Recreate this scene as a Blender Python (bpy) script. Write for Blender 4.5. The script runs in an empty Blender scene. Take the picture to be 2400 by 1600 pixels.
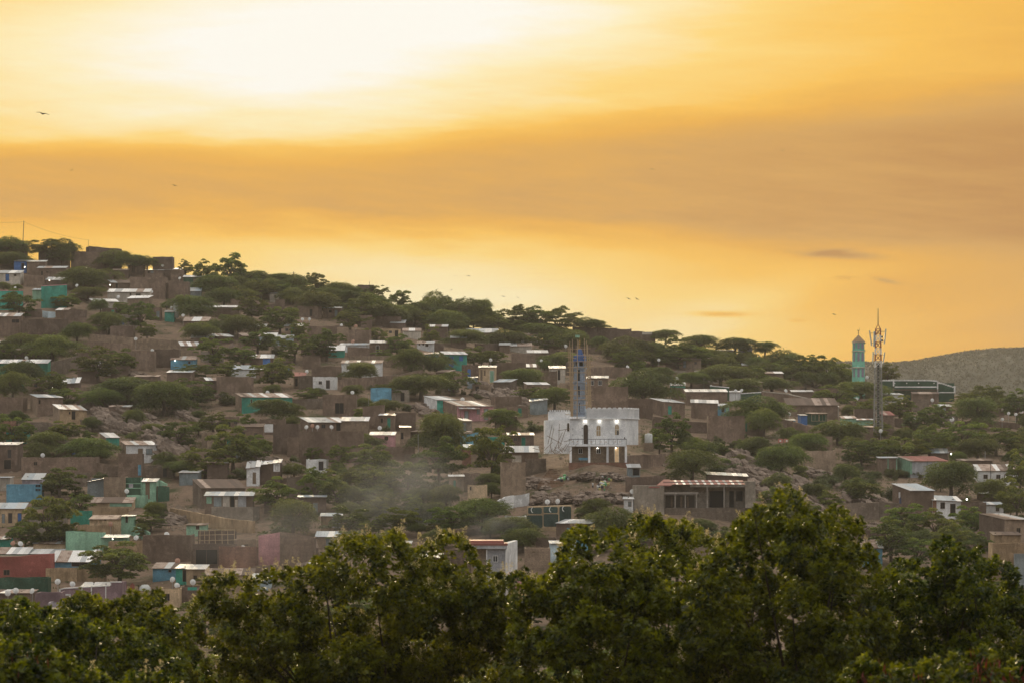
import bpy, math, random
import numpy as np
from mathutils import Vector, Matrix

# ------------------------------------------------------------------ camera
F = 6800.0            # focal length in pixels of the 2400 px wide photograph
HZ = 1080.0           # pixel row of the eye level
CZ = 30.0             # eye height, metres
sc = bpy.context.scene
COL = sc.collection
cam_d = bpy.data.cameras.new('camera')
cam = bpy.data.objects.new('camera', cam_d); COL.objects.link(cam)
cam.location = (0, 0, CZ); cam.rotation_euler = (math.radians(90), 0, 0)
cam_d.sensor_width = 36.0; cam_d.lens = 36.0 * F / 2400.0
cam_d.shift_y = (HZ - 800.0) / 2400.0
cam_d.clip_start = 0.5; cam_d.clip_end = 40000
cam_d.dof.use_dof = True; cam_d.dof.focus_distance = 620.0; cam_d.dof.aperture_fstop = 2.6
sc.camera = cam
sc.view_settings.view_transform = 'Standard'; sc.view_settings.look = 'None'
sc.view_settings.exposure = 0.0; sc.view_settings.gamma = 1.0
sc.render.engine = 'CYCLES'
sc.cycles.use_denoising = True
sc.cycles.max_bounces = 6; sc.cycles.diffuse_bounces = 3; sc.cycles.glossy_bounces = 2
sc.cycles.transmission_bounces = 3; sc.cycles.volume_bounces = 0; sc.cycles.transparent_max_bounces = 6
sc.cycles.sample_clamp_indirect = 6.0

def lin(r, g, b):
    f = lambda c: (c/255/12.92) if c <= 10 else ((c/255+0.055)/1.055)**2.4
    return (f(r), f(g), f(b), 1.0)

# ------------------------------------------------------------------ world: veiled sunset sky
SUN_AZ, SUN_EL = math.radians(-5.5), math.radians(8.5)
wd = bpy.data.worlds.new('World'); sc.world = wd; wd.use_nodes = True
nt = wd.node_tree; nt.nodes.clear()
class E:
    def __init__(s, sock): s.s = sock
    def __add__(s, o): return mth('ADD', s, o)
    __radd__ = __add__
    def __sub__(s, o): return mth('SUBTRACT', s, o)
    def __rsub__(s, o): return mth('SUBTRACT', o, s)
    def __mul__(s, o): return mth('MULTIPLY', s, o)
    __rmul__ = __mul__
    def __truediv__(s, o): return mth('DIVIDE', s, o)
def mth(op, *a):
    n = nt.nodes.new('ShaderNodeMath'); n.operation = op
    for i, x in enumerate(a):
        if isinstance(x, E): nt.links.new(x.s, n.inputs[i])
        else: n.inputs[i].default_value = x
    return E(n.outputs[0])
def sstep(x, lo, hi):
    n = nt.nodes.new('ShaderNodeMapRange'); n.interpolation_type = 'SMOOTHSTEP'
    for i, v in enumerate((x, lo, hi)):
        if isinstance(v, E): nt.links.new(v.s, n.inputs[i])
        else: n.inputs[i].default_value = v
    return E(n.outputs[0])
def wnoise(ax, ex, seed, detail=4, rough=.5, dist=0.0):
    c = nt.nodes.new('ShaderNodeCombineXYZ')
    for i, v in enumerate((ax, ex, seed)):
        if isinstance(v, E): nt.links.new(v.s, c.inputs[i])
        else: c.inputs[i].default_value = v
    n = nt.nodes.new('ShaderNodeTexNoise'); n.inputs['Scale'].default_value = 1.0
    n.inputs['Detail'].default_value = detail; n.inputs['Roughness'].default_value = rough
    n.inputs['Distortion'].default_value = dist
    nt.links.new(c.outputs[0], n.inputs['Vector'])
    return E(n.outputs['Fac']) - 0.5
tc = nt.nodes.new('ShaderNodeTexCoord'); sp = nt.nodes.new('ShaderNodeSeparateXYZ')
nt.links.new(tc.outputs['Generated'], sp.inputs[0])
dx, dy, dz = E(sp.outputs[0]), E(sp.outputs[1]), E(sp.outputs[2])
az = mth('ARCTAN2', dx, dy); el = mth('ARCSINE', dz)
a = az * 6.8; e = el * 6.8
def gauss(a0, sa, e0, se, tilt=0.0, ee=None):
    u = (a - a0) / sa; v = ((ee or e) - e0 - (a - a0) * tilt) / se
    return mth('EXPONENT', (u*u + v*v) * -1.0)
n1 = wnoise(a*0.9, e*4.0, 3.1, 4, .55)
n2 = wnoise(a*1.6 + e*1.5, e*14.0 - a*1.0, 7.7, 5, .55)
n3 = wnoise(a*3.0, e*9.0, 1.3, 6, .6)
n4 = wnoise(a*2.6 - e*4.0, e*26.0 + a*3.0, 5.5, 5, .6)
ed = e + n1*0.15 + n2*0.06 + n4*0.03
half = 0.135 + a*0.045
half = mth('MAXIMUM', half, 0.08); half = mth('MINIMUM', half, 0.22)
cen = 0.645 + a*0.012
dist = mth('ABSOLUTE', ed - cen)
band = 1.0 - sstep(dist, half*0.45, half*1.35)
B = 0.50 - band*(0.34 + n4*0.30 + n2*0.35)
B = B + gauss(-.58, .95, .93, .22, .05, ed)*0.42
B = B + gauss(-.05, 1.05, 1.16, .26, .0, ed)*0.27
B = B + gauss(-.14, .62, .40, .13, -.06, ed)*0.33
B = B + gauss(.55, .30, .36, .06, .25, ed)*0.16
B = B + gauss(.75, .55, .30, .05, .10, ed)*0.12
B = B - sstep(a, .1, 1.5)*0.17 - sstep(a*-1.0, .7, 1.3)*0.06*sstep(e*-1.0, -.75, -.5)
B = B - gauss(1.2, .5, .36, .12)*0.16
B = B + n2*0.20 + n3*0.06 + n4*0.10*sstep(e, .2, .9)
for (px, py, sa, se, k, t) in ((1970, 603, .085, .009, .34, -.06), (1945, 596, .05, .006, .2, .1), (1690, 738, .055, .0055, .30, 0.0), (2072, 660, .03, .006, .22, -.2), (1975, 655, .025, .005, .15, 0), (1868, 753, .02, .004, .12, 0)):
    B = B - gauss((px-1200)/1000, sa, (HZ-py)/1000, se, t, e + n3*0.02)*k
ramp = nt.nodes.new('ShaderNodeValToRGB'); cr = ramp.color_ramp
stops = [(0.0, (194, 142, 80)), (.16, (213, 162, 90)), (.34, (236, 176, 76)), (.52, (250, 194, 86)), (.68, (255, 216, 126)), (.84, (255, 238, 188)), (1.0, (255, 251, 240))]
cr.elements[0].position, cr.elements[0].color = stops[0][0], lin(*stops[0][1])
cr.elements[1].position, cr.elements[1].color = stops[-1][0], lin(*stops[-1][1])
for p, c in stops[1:-1]:
    x = cr.elements.new(p); x.color = lin(*c)
nt.links.new(B.s, ramp.inputs[0]); RAMPC = None
def vmix(f, A, Bc):
    n = nt.nodes.new('ShaderNodeMix'); n.data_type = 'RGBA'; n.clamp_factor = True
    for i, v in ((0, f), (6, A), (7, Bc)):
        if isinstance(v, E): nt.links.new(v.s, n.inputs[i])
        elif isinstance(v, float): n.inputs[i].default_value = v
        elif isinstance(v, tuple): n.inputs[i].default_value = v
        else: nt.links.new(v, n.inputs[i])
    return n.outputs[2]
def vscale(c, k):
    n = nt.nodes.new('ShaderNodeVectorMath'); n.operation = 'SCALE'
    nt.links.new(c, n.inputs[0])
    if isinstance(k, E): nt.links.new(k.s, n.inputs['Scale'])
    else: n.inputs['Scale'].default_value = k
    return n.outputs[0]
sky = nt.nodes.new('ShaderNodeTexSky'); sky.sky_type = 'NISHITA'; sky.sun_disc = False
sky.sun_elevation = SUN_EL; sky.sun_rotation = SUN_AZ; sky.altitude = 1200; sky.dust_density = 3.0
clear = vscale(sky.outputs[0], 0.10)
# overcast part of the sky: warm bright towards the sun, pale grey away from it
sv = Vector((math.sin(SUN_AZ)*math.cos(SUN_EL), math.cos(SUN_AZ)*math.cos(SUN_EL), math.sin(SUN_EL)))
cosg = dx*sv.x + dy*sv.y + dz*sv.z
gam = mth('ARCCOSINE', mth('MINIMUM', mth('MAXIMUM', cosg, -1.0), 1.0))
near = mth('EXPONENT', (gam/0.75)*(gam/0.75)*-1.0)
cn = wnoise(dx*2.2, dy*2.2, dz*5.0, 5, .55)
upw = sstep(el, .1, 1.1)
cloud = vmix(near, vmix(upw, (0.60, 0.60, 0.63, 1), (1.60, 1.52, 1.38, 1)), (1.35, 1.08, 0.72, 1))
cloud = vscale(cloud, 1.0 + cn*0.35)
away = vmix(0.72, clear, cloud)
wv = (1.0 - sstep(mth('ABSOLUTE', az), .22, .75)) * (1.0 - sstep(el, .17, .42)) * sstep(dy, 0.0, 0.3)
out = vmix(wv, away, vscale(ramp.outputs[0], 1.03))
bg = nt.nodes.new('ShaderNodeBackground'); bg.inputs[1].default_value = 1.0
nt.links.new(out, bg.inputs[0])
ow = nt.nodes.new('ShaderNodeOutputWorld'); nt.links.new(bg.outputs[0], ow.inputs[0])

sun_d = bpy.data.lights.new('sun', 'SUN'); sun_d.energy = 3.6; sun_d.angle = math.radians(11); sun_d.color = (1.0, 0.78, 0.46)
sun = bpy.data.objects.new('sun', sun_d); COL.objects.link(sun)
sun.rotation_euler = (-sv).to_track_quat('-Z', 'Y').to_euler()

# ------------------------------------------------------------------ helpers
def tag(o, label=None, cat=None, group=None, kind=None):
    if label: o['label'] = label
    if cat: o['category'] = cat
    if group: o['group'] = group
    if kind: o['kind'] = kind
    return o
def obj(name, v, f, mat, parent=None, smooth=False, loc=None):
    me = bpy.data.meshes.new(name); me.from_pydata([tuple(map(float, p)) for p in v], [], f)
    if smooth: me.shade_smooth()
    if mat is not None: me.materials.append(mat)
    o = bpy.data.objects.new(name, me); COL.objects.link(o)
    if parent is not None: o.parent = parent
    if loc is not None: o.location = loc
    return o
def share(name, me, parent=None, loc=(0, 0, 0), scale=(1, 1, 1), rz=0.0):
    o = bpy.data.objects.new(name, me); COL.objects.link(o)
    if parent is not None: o.parent = parent
    o.location = loc; o.scale = scale; o.rotation_euler = (0, 0, rz)
    return o
def empty(name, loc=(0, 0, 0), rz=0.0):
    o = bpy.data.objects.new(name, None); COL.objects.link(o)
    o.empty_display_size = .3; o.location = loc; o.rotation_euler = (0, 0, rz)
    return o
class MB:
    def __init__(s): s.v = []; s.f = []
    def box(s, x0, x1, y0, y1, z0, z1):
        b = len(s.v)
        s.v += [(x0,y0,z0),(x1,y0,z0),(x1,y1,z0),(x0,y1,z0),(x0,y0,z1),(x1,y0,z1),(x1,y1,z1),(x0,y1,z1)]
        s.f += [tuple(b+i for i in q) for q in ((0,3,2,1),(4,5,6,7),(0,1,5,4),(1,2,6,5),(2,3,7,6),(3,0,4,7))]
        return s
    def hexa(s, p):       # 8 points, bottom ring then top ring
        b = len(s.v); s.v += [tuple(q) for q in p]
        s.f += [tuple(b+i for i in q) for q in ((0,3,2,1),(4,5,6,7),(0,1,5,4),(1,2,6,5),(2,3,7,6),(3,0,4,7))]
        return s
    def bar(s, p, q, r, r2=None, n=6):
        p, q = Vector(p), Vector(q); d = (q-p)
        if d.length < 1e-6: return s
        r2 = r if r2 is None else r2
        m = d.to_track_quat('Z', 'Y').to_matrix(); b = len(s.v)
        for c, rr in ((p, r), (q, r2)):
            for i in range(n):
                t = 2*math.pi*i/n; s.v.append(tuple(c + m @ Vector((rr*math.cos(t), rr*math.sin(t), 0))))
        for i in range(n):
            j = (i+1) % n; s.f.append((b+i, b+j, b+n+j, b+n+i))
        s.f.append(tuple(b+n-1-i for i in range(n))); s.f.append(tuple(b+n+i for i in range(n)))
        return s
    def lathe(s, prof, n=10, c=(0, 0, 0), ph=0.0):
        b = len(s.v)
        for r, z in prof:
            for i in range(n):
                t = ph + 2*math.pi*i/n; s.v.append((c[0]+r*math.cos(t), c[1]+r*math.sin(t), c[2]+z))
        for k in range(len(prof)-1):
            for i in range(n):
                j = (i+1) % n; s.f.append((b+k*n+i, b+k*n+j, b+(k+1)*n+j, b+(k+1)*n+i))
        s.f.append(tuple(b+n-1-i for i in range(n))); t = b+(len(prof)-1)*n; s.f.append(tuple(t+i for i in range(n)))
        return s
    def prism(s, poly, y0, y1):      # poly of (x, z), extruded in y
        b = len(s.v); n = len(poly)
        s.v += [(x, y0, z) for x, z in poly] + [(x, y1, z) for x, z in poly]
        s.f.append(tuple(b+i for i in range(n))); s.f.append(tuple(b+2*n-1-i for i in range(n)))
        for i in range(n):
            j = (i+1) % n; s.f.append((b+j, b+i, b+n+i, b+n+j))
        return s
    def build(s, name, mat, parent=None, smooth=False, loc=None): return obj(name, s.v, s.f, mat, parent, smooth, loc)

# ------------------------------------------------------------------ materials
MATS = {}
def newmat(name):
    m = bpy.data.materials.new(name); m.use_nodes = True; t = m.node_tree; t.nodes.clear()
    o = t.nodes.new('ShaderNodeOutputMaterial'); return m, t, o
def nn(t, kind, **kw):
    n = t.nodes.new(kind)
    for k, v in kw.items():
        if k in n.inputs: n.inputs[k].default_value = v
        else: setattr(n, k, v)
    return n
def rgbmix(t, f, A, Bc, mode='MIX'):
    n = t.nodes.new('ShaderNodeMix'); n.data_type = 'RGBA'; n.blend_type = mode
    for i, v in ((0, f), (6, A), (7, Bc)):
        if hasattr(v, 'is_linked') or isinstance(v, bpy.types.NodeSocket): t.links.new(v, n.inputs[i])
        else: n.inputs[i].default_value = v
    return n.outputs[2]
def noise(t, vec, scale, detail=4, rough=.55, loc=None):
    n = nn(t, 'ShaderNodeTexNoise', Scale=scale, Detail=detail, Roughness=rough)
    t.links.new(vec, n.inputs['Vector']); return n.outputs['Fac']
def ramp2(t, fac, p0, p1):
    n = nn(t, 'ShaderNodeMapRange'); n.inputs[1].default_value = p0; n.inputs[2].default_value = p1
    t.links.new(fac, n.inputs[0]); return n.outputs[0]
def position(t, sx=1, sy=1, sz=1):
    tcn = t.nodes.new('ShaderNodeTexCoord'); oi = t.nodes.new('ShaderNodeObjectInfo')
    mp = nn(t, 'ShaderNodeMapping'); mp.inputs['Scale'].default_value = (sx, sy, sz)
    ad = nn(t, 'ShaderNodeVectorMath', operation='ADD'); t.links.new(tcn.outputs['Object'], ad.inputs[0])
    sc3 = nn(t, 'ShaderNodeVectorMath', operation='SCALE'); sc3.inputs[0].default_value = (37, 53, 11); t.links.new(oi.outputs['Random'], sc3.inputs['Scale'])
    t.links.new(sc3.outputs[0], ad.inputs[1]); t.links.new(ad.outputs[0], mp.inputs[0])
    return mp.outputs[0], oi.outputs['Random']
def wallmat(key, col, course=0.0, stain=.55, rough=.9, bump=.6):
    """plastered or mud-brick wall: mottled colour, streaks of dirt, faint courses"""
    if key in MATS: return MATS[key]
    m, t, o = newmat(key); c = (*col, 1)
    p, rnd = position(t); ps, _ = position(t, 1.5, 1.5, .45)
    dark = tuple(x*.42 for x in col)+(1,); lite = tuple(min(1, x*1.25+.02) for x in col)+(1,)
    c1 = rgbmix(t, ramp2(t, noise(t, p, .28, 6, .65), .36, .66), tuple(x*.72 for x in col)+(1,), lite)
    st = nn(t, 'ShaderNodeMath', operation='MULTIPLY'); t.links.new(ramp2(t, noise(t, ps, .9, 6, .7), .46, .68), st.inputs[0]); st.inputs[1].default_value = stain
    pt = nn(t, 'ShaderNodeMath', operation='MULTIPLY'); t.links.new(ramp2(t, noise(t, p, .45, 6, .7), .56, .60), pt.inputs[0]); pt.inputs[1].default_value = .55
    c1 = rgbmix(t, pt.outputs[0], c1, tuple(min(1, x*1.5+.03) for x in col)+(1,))
    c2 = rgbmix(t, st.outputs[0], c1, dark)
    c3 = rgbmix(t, ramp2(t, noise(t, p, 9.0, 3, .7), .45, .8), c2, dark)
    if course:
        br = nn(t, 'ShaderNodeTexBrick', Scale=1.0); br.inputs['Brick Width'].default_value = .45; br.inputs['Row Height'].default_value = .22
        br.inputs['Mortar Size'].default_value = .03; br.inputs['Color1'].default_value = (1,1,1,1); br.inputs['Color2'].default_value = (.72,.72,.72,1); br.inputs['Mortar'].default_value = (.55,.55,.55,1)
        tcn = t.nodes.new('ShaderNodeTexCoord'); sx = nn(t, 'ShaderNodeSeparateXYZ'); t.links.new(tcn.outputs['Object'], sx.inputs[0])
        ad = nn(t, 'ShaderNodeMath', operation='ADD'); t.links.new(sx.outputs[0], ad.inputs[0]); t.links.new(sx.outputs[1], ad.inputs[1])
        cb = nn(t, 'ShaderNodeCombineXYZ'); t.links.new(ad.outputs[0], cb.inputs[0]); t.links.new(sx.outputs[2], cb.inputs[1])
        t.links.new(cb.outputs[0], br.inputs['Vector'])
        c3 = rgbmix(t, course, c3, br.outputs['Color'], 'MULTIPLY')
    vr = nn(t, 'ShaderNodeMapRange'); vr.inputs[3].default_value = .82; vr.inputs[4].default_value = 1.16; t.links.new(rnd, vr.inputs[0])
    vs = nn(t, 'ShaderNodeVectorMath', operation='SCALE'); t.links.new(c3, vs.inputs[0]); t.links.new(vr.outputs[0], vs.inputs['Scale'])
    b = nn(t, 'ShaderNodeBsdfPrincipled', Roughness=rough); b.inputs['Specular IOR Level'].default_value = .2
    t.links.new(vs.outputs[0], b.inputs['Base Color'])
    bp = nn(t, 'ShaderNodeBump', Strength=bump, Distance=.14); t.links.new(noise(t, p, 5.0, 5, .65), bp.inputs['Height']); t.links.new(bp.outputs[0], b.inputs['Normal'])
    t.links.new(b.outputs[0], o.inputs[0]); MATS[key] = m; return m
def roofmat(key, col, metal, rough, rust=.0, rustcol=(.20,.10,.06)):
    if key in MATS: return MATS[key]
    m, t, o = newmat(key); p, rnd = position(t)
    c = (*col, 1); n1_ = noise(t, p, .9, 5, .65)
    lo = nn(t, 'ShaderNodeMapRange'); lo.inputs[1].default_value = .72-rust*.5; lo.inputs[2].default_value = .86-rust*.5; t.links.new(n1_, lo.inputs[0])
    c1 = rgbmix(t, lo.outputs[0], c, (*rustcol, 1))
    c2 = rgbmix(t, ramp2(t, noise(t, p, 4, 4), .4, .8), c1, tuple(x*.7 for x in col)+(1,))
    vr = nn(t, 'ShaderNodeMapRange'); vr.inputs[3].default_value = .75; vr.inputs[4].default_value = 1.12; t.links.new(rnd, vr.inputs[0])
    vs = nn(t, 'ShaderNodeVectorMath', operation='SCALE'); t.links.new(c2, vs.inputs[0]); t.links.new(vr.outputs[0], vs.inputs['Scale'])
    b = nn(t, 'ShaderNodeBsdfPrincipled', Roughness=rough, Metallic=metal)
    t.links.new(vs.outputs[0], b.inputs['Base Color'])
    if metal > 0:
        mm = nn(t, 'ShaderNodeMapRange'); mm.inputs[3].default_value = metal; mm.inputs[4].default_value = 0.0; t.links.new(lo.outputs[0], mm.inputs[0]); t.links.new(mm.outputs[0], b.inputs['Metallic'])
    r2 = nn(t, 'ShaderNodeMapRange'); r2.inputs[3].default_value = rough*.8; r2.inputs[4].default_value = min(1, rough*1.5); t.links.new(noise(t, p, 2.3, 4), r2.inputs[0]); t.links.new(r2.outputs[0], b.inputs['Roughness'])
    t.links.new(b.outputs[0], o.inputs[0]); MATS[key] = m; return m
def plain(key, col, rough=.7, metal=0.0, emit=None):
    if key in MATS: return MATS[key]
    m, t, o = newmat(key); p, rnd = position(t)
    c1 = rgbmix(t, ramp2(t, noise(t, p, 3.0, 4), .35, .8), (*col, 1), tuple(x*.72 for x in col)+(1,))
    b = nn(t, 'ShaderNodeBsdfPrincipled', Roughness=rough, Metallic=metal); t.links.new(c1, b.inputs['Base Color'])
    if emit: b.inputs['Emission Color'].default_value = (*emit[0], 1); b.inputs['Emission Strength'].default_value = emit[1]
    t.links.new(b.outputs[0], o.inputs[0]); MATS[key] = m; return m
W = {
 'mud': wallmat('mud_wall', (.245, .173, .128), .6), 'mud2': wallmat('mud_wall_dark', (.185, .13, .099), .6), 'mud3': wallmat('mud_wall_pale', (.35, .26, .185), .6),
 'block': wallmat('grey_block_wall', (.33, .28, .225), .7), 'stone': wallmat('rubble_stone_wall', (.25, .195, .15), .9, .6, .95, .8), 'brick': wallmat('red_brick_wall', (.30, .16, .11), .8),
 'teal': wallmat('turquoise_paint', (.045, .33, .25), 0, .35), 'dteal': wallmat('deep_teal_paint', (.02, .20, .14), 0, .3), 'mint': wallmat('mint_paint', (.27, .48, .34), 0, .6),
 'green': wallmat('dark_green_paint', (.035, .095, .06), 0, .4), 'blue': wallmat('sky_blue_paint', (.14, .36, .50), 0, .35), 'dblue': wallmat('deep_blue_paint', (.05, .16, .42), 0, .3),
 'pink': wallmat('pink_paint', (.56, .29, .31), 0, .35), 'red': wallmat('red_paint', (.40, .12, .10), 0, .25), 'purple': wallmat('mauve_paint', (.25, .17, .19), 0, .4),
 'cream': wallmat('cream_plaster', (.55, .41, .26), 0, .6), 'ochre': wallmat('ochre_plaster', (.37, .26, .155), 0, .8), 'white': wallmat('whitewash', (.74, .74, .73), 0, .3), 'grey': wallmat('grey_plaster', (.40, .41, .43), 0, .4),
 'pale': wallmat('pale_plaster', (.52, .47, .40), 0, .5), 'sheet': wallmat('grey_sheet_wall', (.22, .26, .27), 0, .5, .55), 'wblue': wallmat('pale_blue_whitewash', (.50, .62, .68), 0, .35),
 'mosque': wallmat('mosque_whitewash', (.84, .86, .88), 0, .12, .85, .1), 'lilac': wallmat('faded_lilac_paint', (.36, .33, .37), 0, .6),
}
R = {
 'white': roofmat('bright_metal_roof', (.84, .85, .86), .55, .42, .22, (.30, .20, .15)), 'grey': roofmat('grey_metal_roof', (.50, .53, .56), .6, .45, .15), 'bluegrey': roofmat('blue_grey_metal_roof', (.42, .50, .58), .6, .42, .06),
 'rust': roofmat('rusty_metal_roof', (.46, .36, .30), .25, .6, .5, (.17, .085, .055)), 'brown': roofmat('dark_brown_roof', (.15, .105, .08), .0, .85, .3), 'red': roofmat('red_metal_roof', (.34, .12, .10), .15, .55, .1, (.2, .09, .07)),
 'mudroof': wallmat('mud_roof', (.23, .17, .13), 0),
}
DARK = plain('opening_shade', (.012, .011, .011), .9); WOOD = plain('weathered_wood', (.20, .14, .09), .85); BAMBOO = plain('bamboo_pole', (.42, .31, .19), .7)  # DARK: near-black panels, the shade inside open holes put into the colour
STEEL = plain('galvanised_steel', (.38, .38, .37), .45, .6); IRON = plain('dark_iron', (.05, .045, .045), .6, .3); WHITE = plain('white_paint', (.78, .78, .76), .6); DISHW = plain('dish_white', (.72, .72, .70), .5); DISHR = plain('dish_rusty', (.42, .22, .15), .7)
GLASS = plain('window_glass', (.04, .05, .06), .15); WARM = plain('door_glow', (.8, .55, .3), .5, 0, ((1.0, .72, .40), .18)); BULB = plain('lamp_bulb', (1, 1, 1), .4, 0, ((1.0, .95, .85), 12.0)); TANK = plain('water_tank', (.60, .62, .60), .5)  # WARM: the door's warm light put into its panel as a faint glow
OPC = {'dark': DARK, 'glass': GLASS, 'warm': WARM, 'wood': WOOD, 'iron': IRON, 'white': WHITE, 'steel': STEEL}
for k_ in ('teal', 'dteal', 'blue', 'dblue', 'green', 'mint', 'grey', 'sheet', 'pink', 'cream', 'red', 'white2'):
    if k_ in W: OPC[k_] = W[k_]

# ------------------------------------------------------------------ ground
DK = np.array([330, 380, 430, 480, 530, 600, 680, 770, 860], float)
CK = np.array([-600, 0, 400, 800, 1200, 1400, 1600, 2000, 2400, 3000], float)
RK = np.array([
 [1640,1530,1430,1335,1215,1050,890,720,560],
 [1640,1530,1430,1330,1210,1060,900,740,605],
 [1640,1525,1420,1310,1200,1050,910,775,655],
 [1640,1520,1400,1280,1170,1040,920,800,705],
 [1640,1520,1390,1255,1140,1030,940,855,785],
 [1640,1520,1390,1250,1085,1005,945,885,808],
 [1640,1520,1390,1255,1115,1040,980,910,835],
 [1640,1520,1400,1290,1190,1090,1010,950,890],
 [1640,1520,1410,1310,1220,1120,1040,985,945],
 [1640,1520,1420,1340,1260,1170,1090,1040,1010]], float)
def row(px, D):
    """pixel row of the hillside at distance D under image column px"""
    px = min(max(px, -600.0), 3000.0)
    i = int(np.searchsorted(CK, px)) - 1; i = min(max(i, 0), len(CK)-2)
    t = (px-CK[i])/(CK[i+1]-CK[i])
    return float(np.interp(D, DK, RK[i]*(1-t)+RK[i+1]*t))
def gz(X, Y):
    """ground height"""
    if Y < -16: return CZ - 13.5 + min((-16-Y)*.75, 75.0)  # unseen slope behind the camera, added to shade the near trees
    if Y < 330:
        k = max(min((Y-40)/290.0, 1.0), 0.0); k = k*k*(3-2*k)
        return CZ - 13.5 - k*(560/F*330 - 13.5)
    Yc = min(Y, 860.0); px = 1200 + F*X/Y if Y <= 860 else 1200 + F*X/(860+(Y-860)*.3)
    z = CZ + (HZ - row(px, Yc))/F*Yc
    if Y > 860:
        q = Y-860; z = z - min(q, 60)*0.06 - max(q-60, 0)*.2; z = max(z, CZ-45)
    return z
def gd(px, py):
    """distance of the hillside at a pixel"""
    lo, hi = 331.0, 860.0
    if py >= row(px, lo): return lo
    if py <= row(px, hi): return hi
    for _ in range(40):
        mid = (lo+hi)/2
        if row(px, mid) > py: lo = mid
        else: hi = mid
    return (lo+hi)/2
def P(px, py, D): return Vector(((px-1200)/F*D, D, CZ+(HZ-py)/F*D))
def h2(x, y):
    v = math.sin(x*.21+1.3)*math.cos(y*.17+.4) + .6*math.sin(x*.53+y*.31) + .35*math.cos(x*1.1-y*.9+2)
    return v*.18 - .35
xs = np.concatenate([-np.geomspace(9000, 206, 34), np.arange(-200, 200.1, 2.5), np.geomspace(206, 9000, 34)])
ys = np.concatenate([-np.geomspace(3000, 30, 14), np.arange(-20, 330, 14.0), np.arange(330, 880, 2.5), np.geomspace(885, 12000, 46)])
gv = [(x, y, gz(x, y) + (h2(x, y) if y > 300 else 0)) for y in ys for x in xs]
nx = len(xs); gf = [(j*nx+i, j*nx+i+1, (j+1)*nx+i+1, (j+1)*nx+i) for j in range(len(ys)-1) for i in range(nx-1)]
m, t, o = newmat('hillside_earth')
tcn = t.nodes.new('ShaderNodeTexCoord'); pv = tcn.outputs['Object']
c1 = rgbmix(t, ramp2(t, noise(t, pv, .05, 6, .6), .35, .65), (.19, .13, .095, 1), (.25, .18, .125, 1))
c2 = rgbmix(t, ramp2(t, noise(t, pv, .6, 6, .7), .45, .62), c1, (.15, .11, .08, 1))
c2 = rgbmix(t, ramp2(t, noise(t, pv, 2.5, 4, .7), .56, .72), c2, (.34, .26, .19, 1))
c3 = rgbmix(t, ramp2(t, noise(t, pv, .11, 6, .65), .55, .66), c2, (.065, .075, .035, 1))
b = nn(t, 'ShaderNodeBsdfPrincipled', Roughness=.95); t.links.new(c3, b.inputs['Base Color']); b.inputs['Specular IOR Level'].default_value = .1
bp = nn(t, 'ShaderNodeBump', Strength=.9, Distance=.5); t.links.new(noise(t, pv, 1.2, 8, .7), bp.inputs['Height']); t.links.new(bp.outputs[0], b.inputs['Normal'])
t.links.new(b.outputs[0], o.inputs[0]); EARTH = m
g = obj('ground', gv, gf, EARTH, smooth=True); tag(g, kind='structure')
# far hill beyond the ridge
hx = np.linspace(-1200, 2600, 150); hy = np.linspace(1900, 2720, 60)
def hillz(x, y):
    rd = np.interp(x, [-1200, 200, 330, 420, 470, 600, 1100, 2600], [60, 78, 86, 95, 102, 108, 122, 60]) + 2.0*math.sin(x*.05)
    k = max(0.0, 1-((y-2600)/700.0)**2) if y < 2600 else max(0, 1-((y-2600)/1300.0)**2)
    return CZ - 45 + (rd+45)*k**.8 + 3*math.sin(x*.02+y*.013)*k*(1-k)*4
hv = [(x, y, hillz(x, y)) for y in hy for x in hx]
hf = [(j*150+i, j*150+i+1, (j+1)*150+i+1, (j+1)*150+i) for j in range(59) for i in range(149)]
tag(obj('hill', hv, hf, wallmat('hill_scrubland', (.062, .062, .040), 0, .4, .95, .2), smooth=True), kind='structure')

# ------------------------------------------------------------------ registry for labels
LM = []          # (px, py, phrase) of things that carry their own phrase
AUTO = []        # (object, px, py, description) to be labelled from the nearest landmark
def named(o, phrase, px, py, cat, group=None, lead=''):
    tag(o, (lead + phrase).strip(), cat, group, 'thing'); LM.append((px, py, phrase)); return o
def auto(o, desc, px, py, cat, group): tag(o, None, cat, group); AUTO.append((o, px, py, desc)); return o

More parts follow.
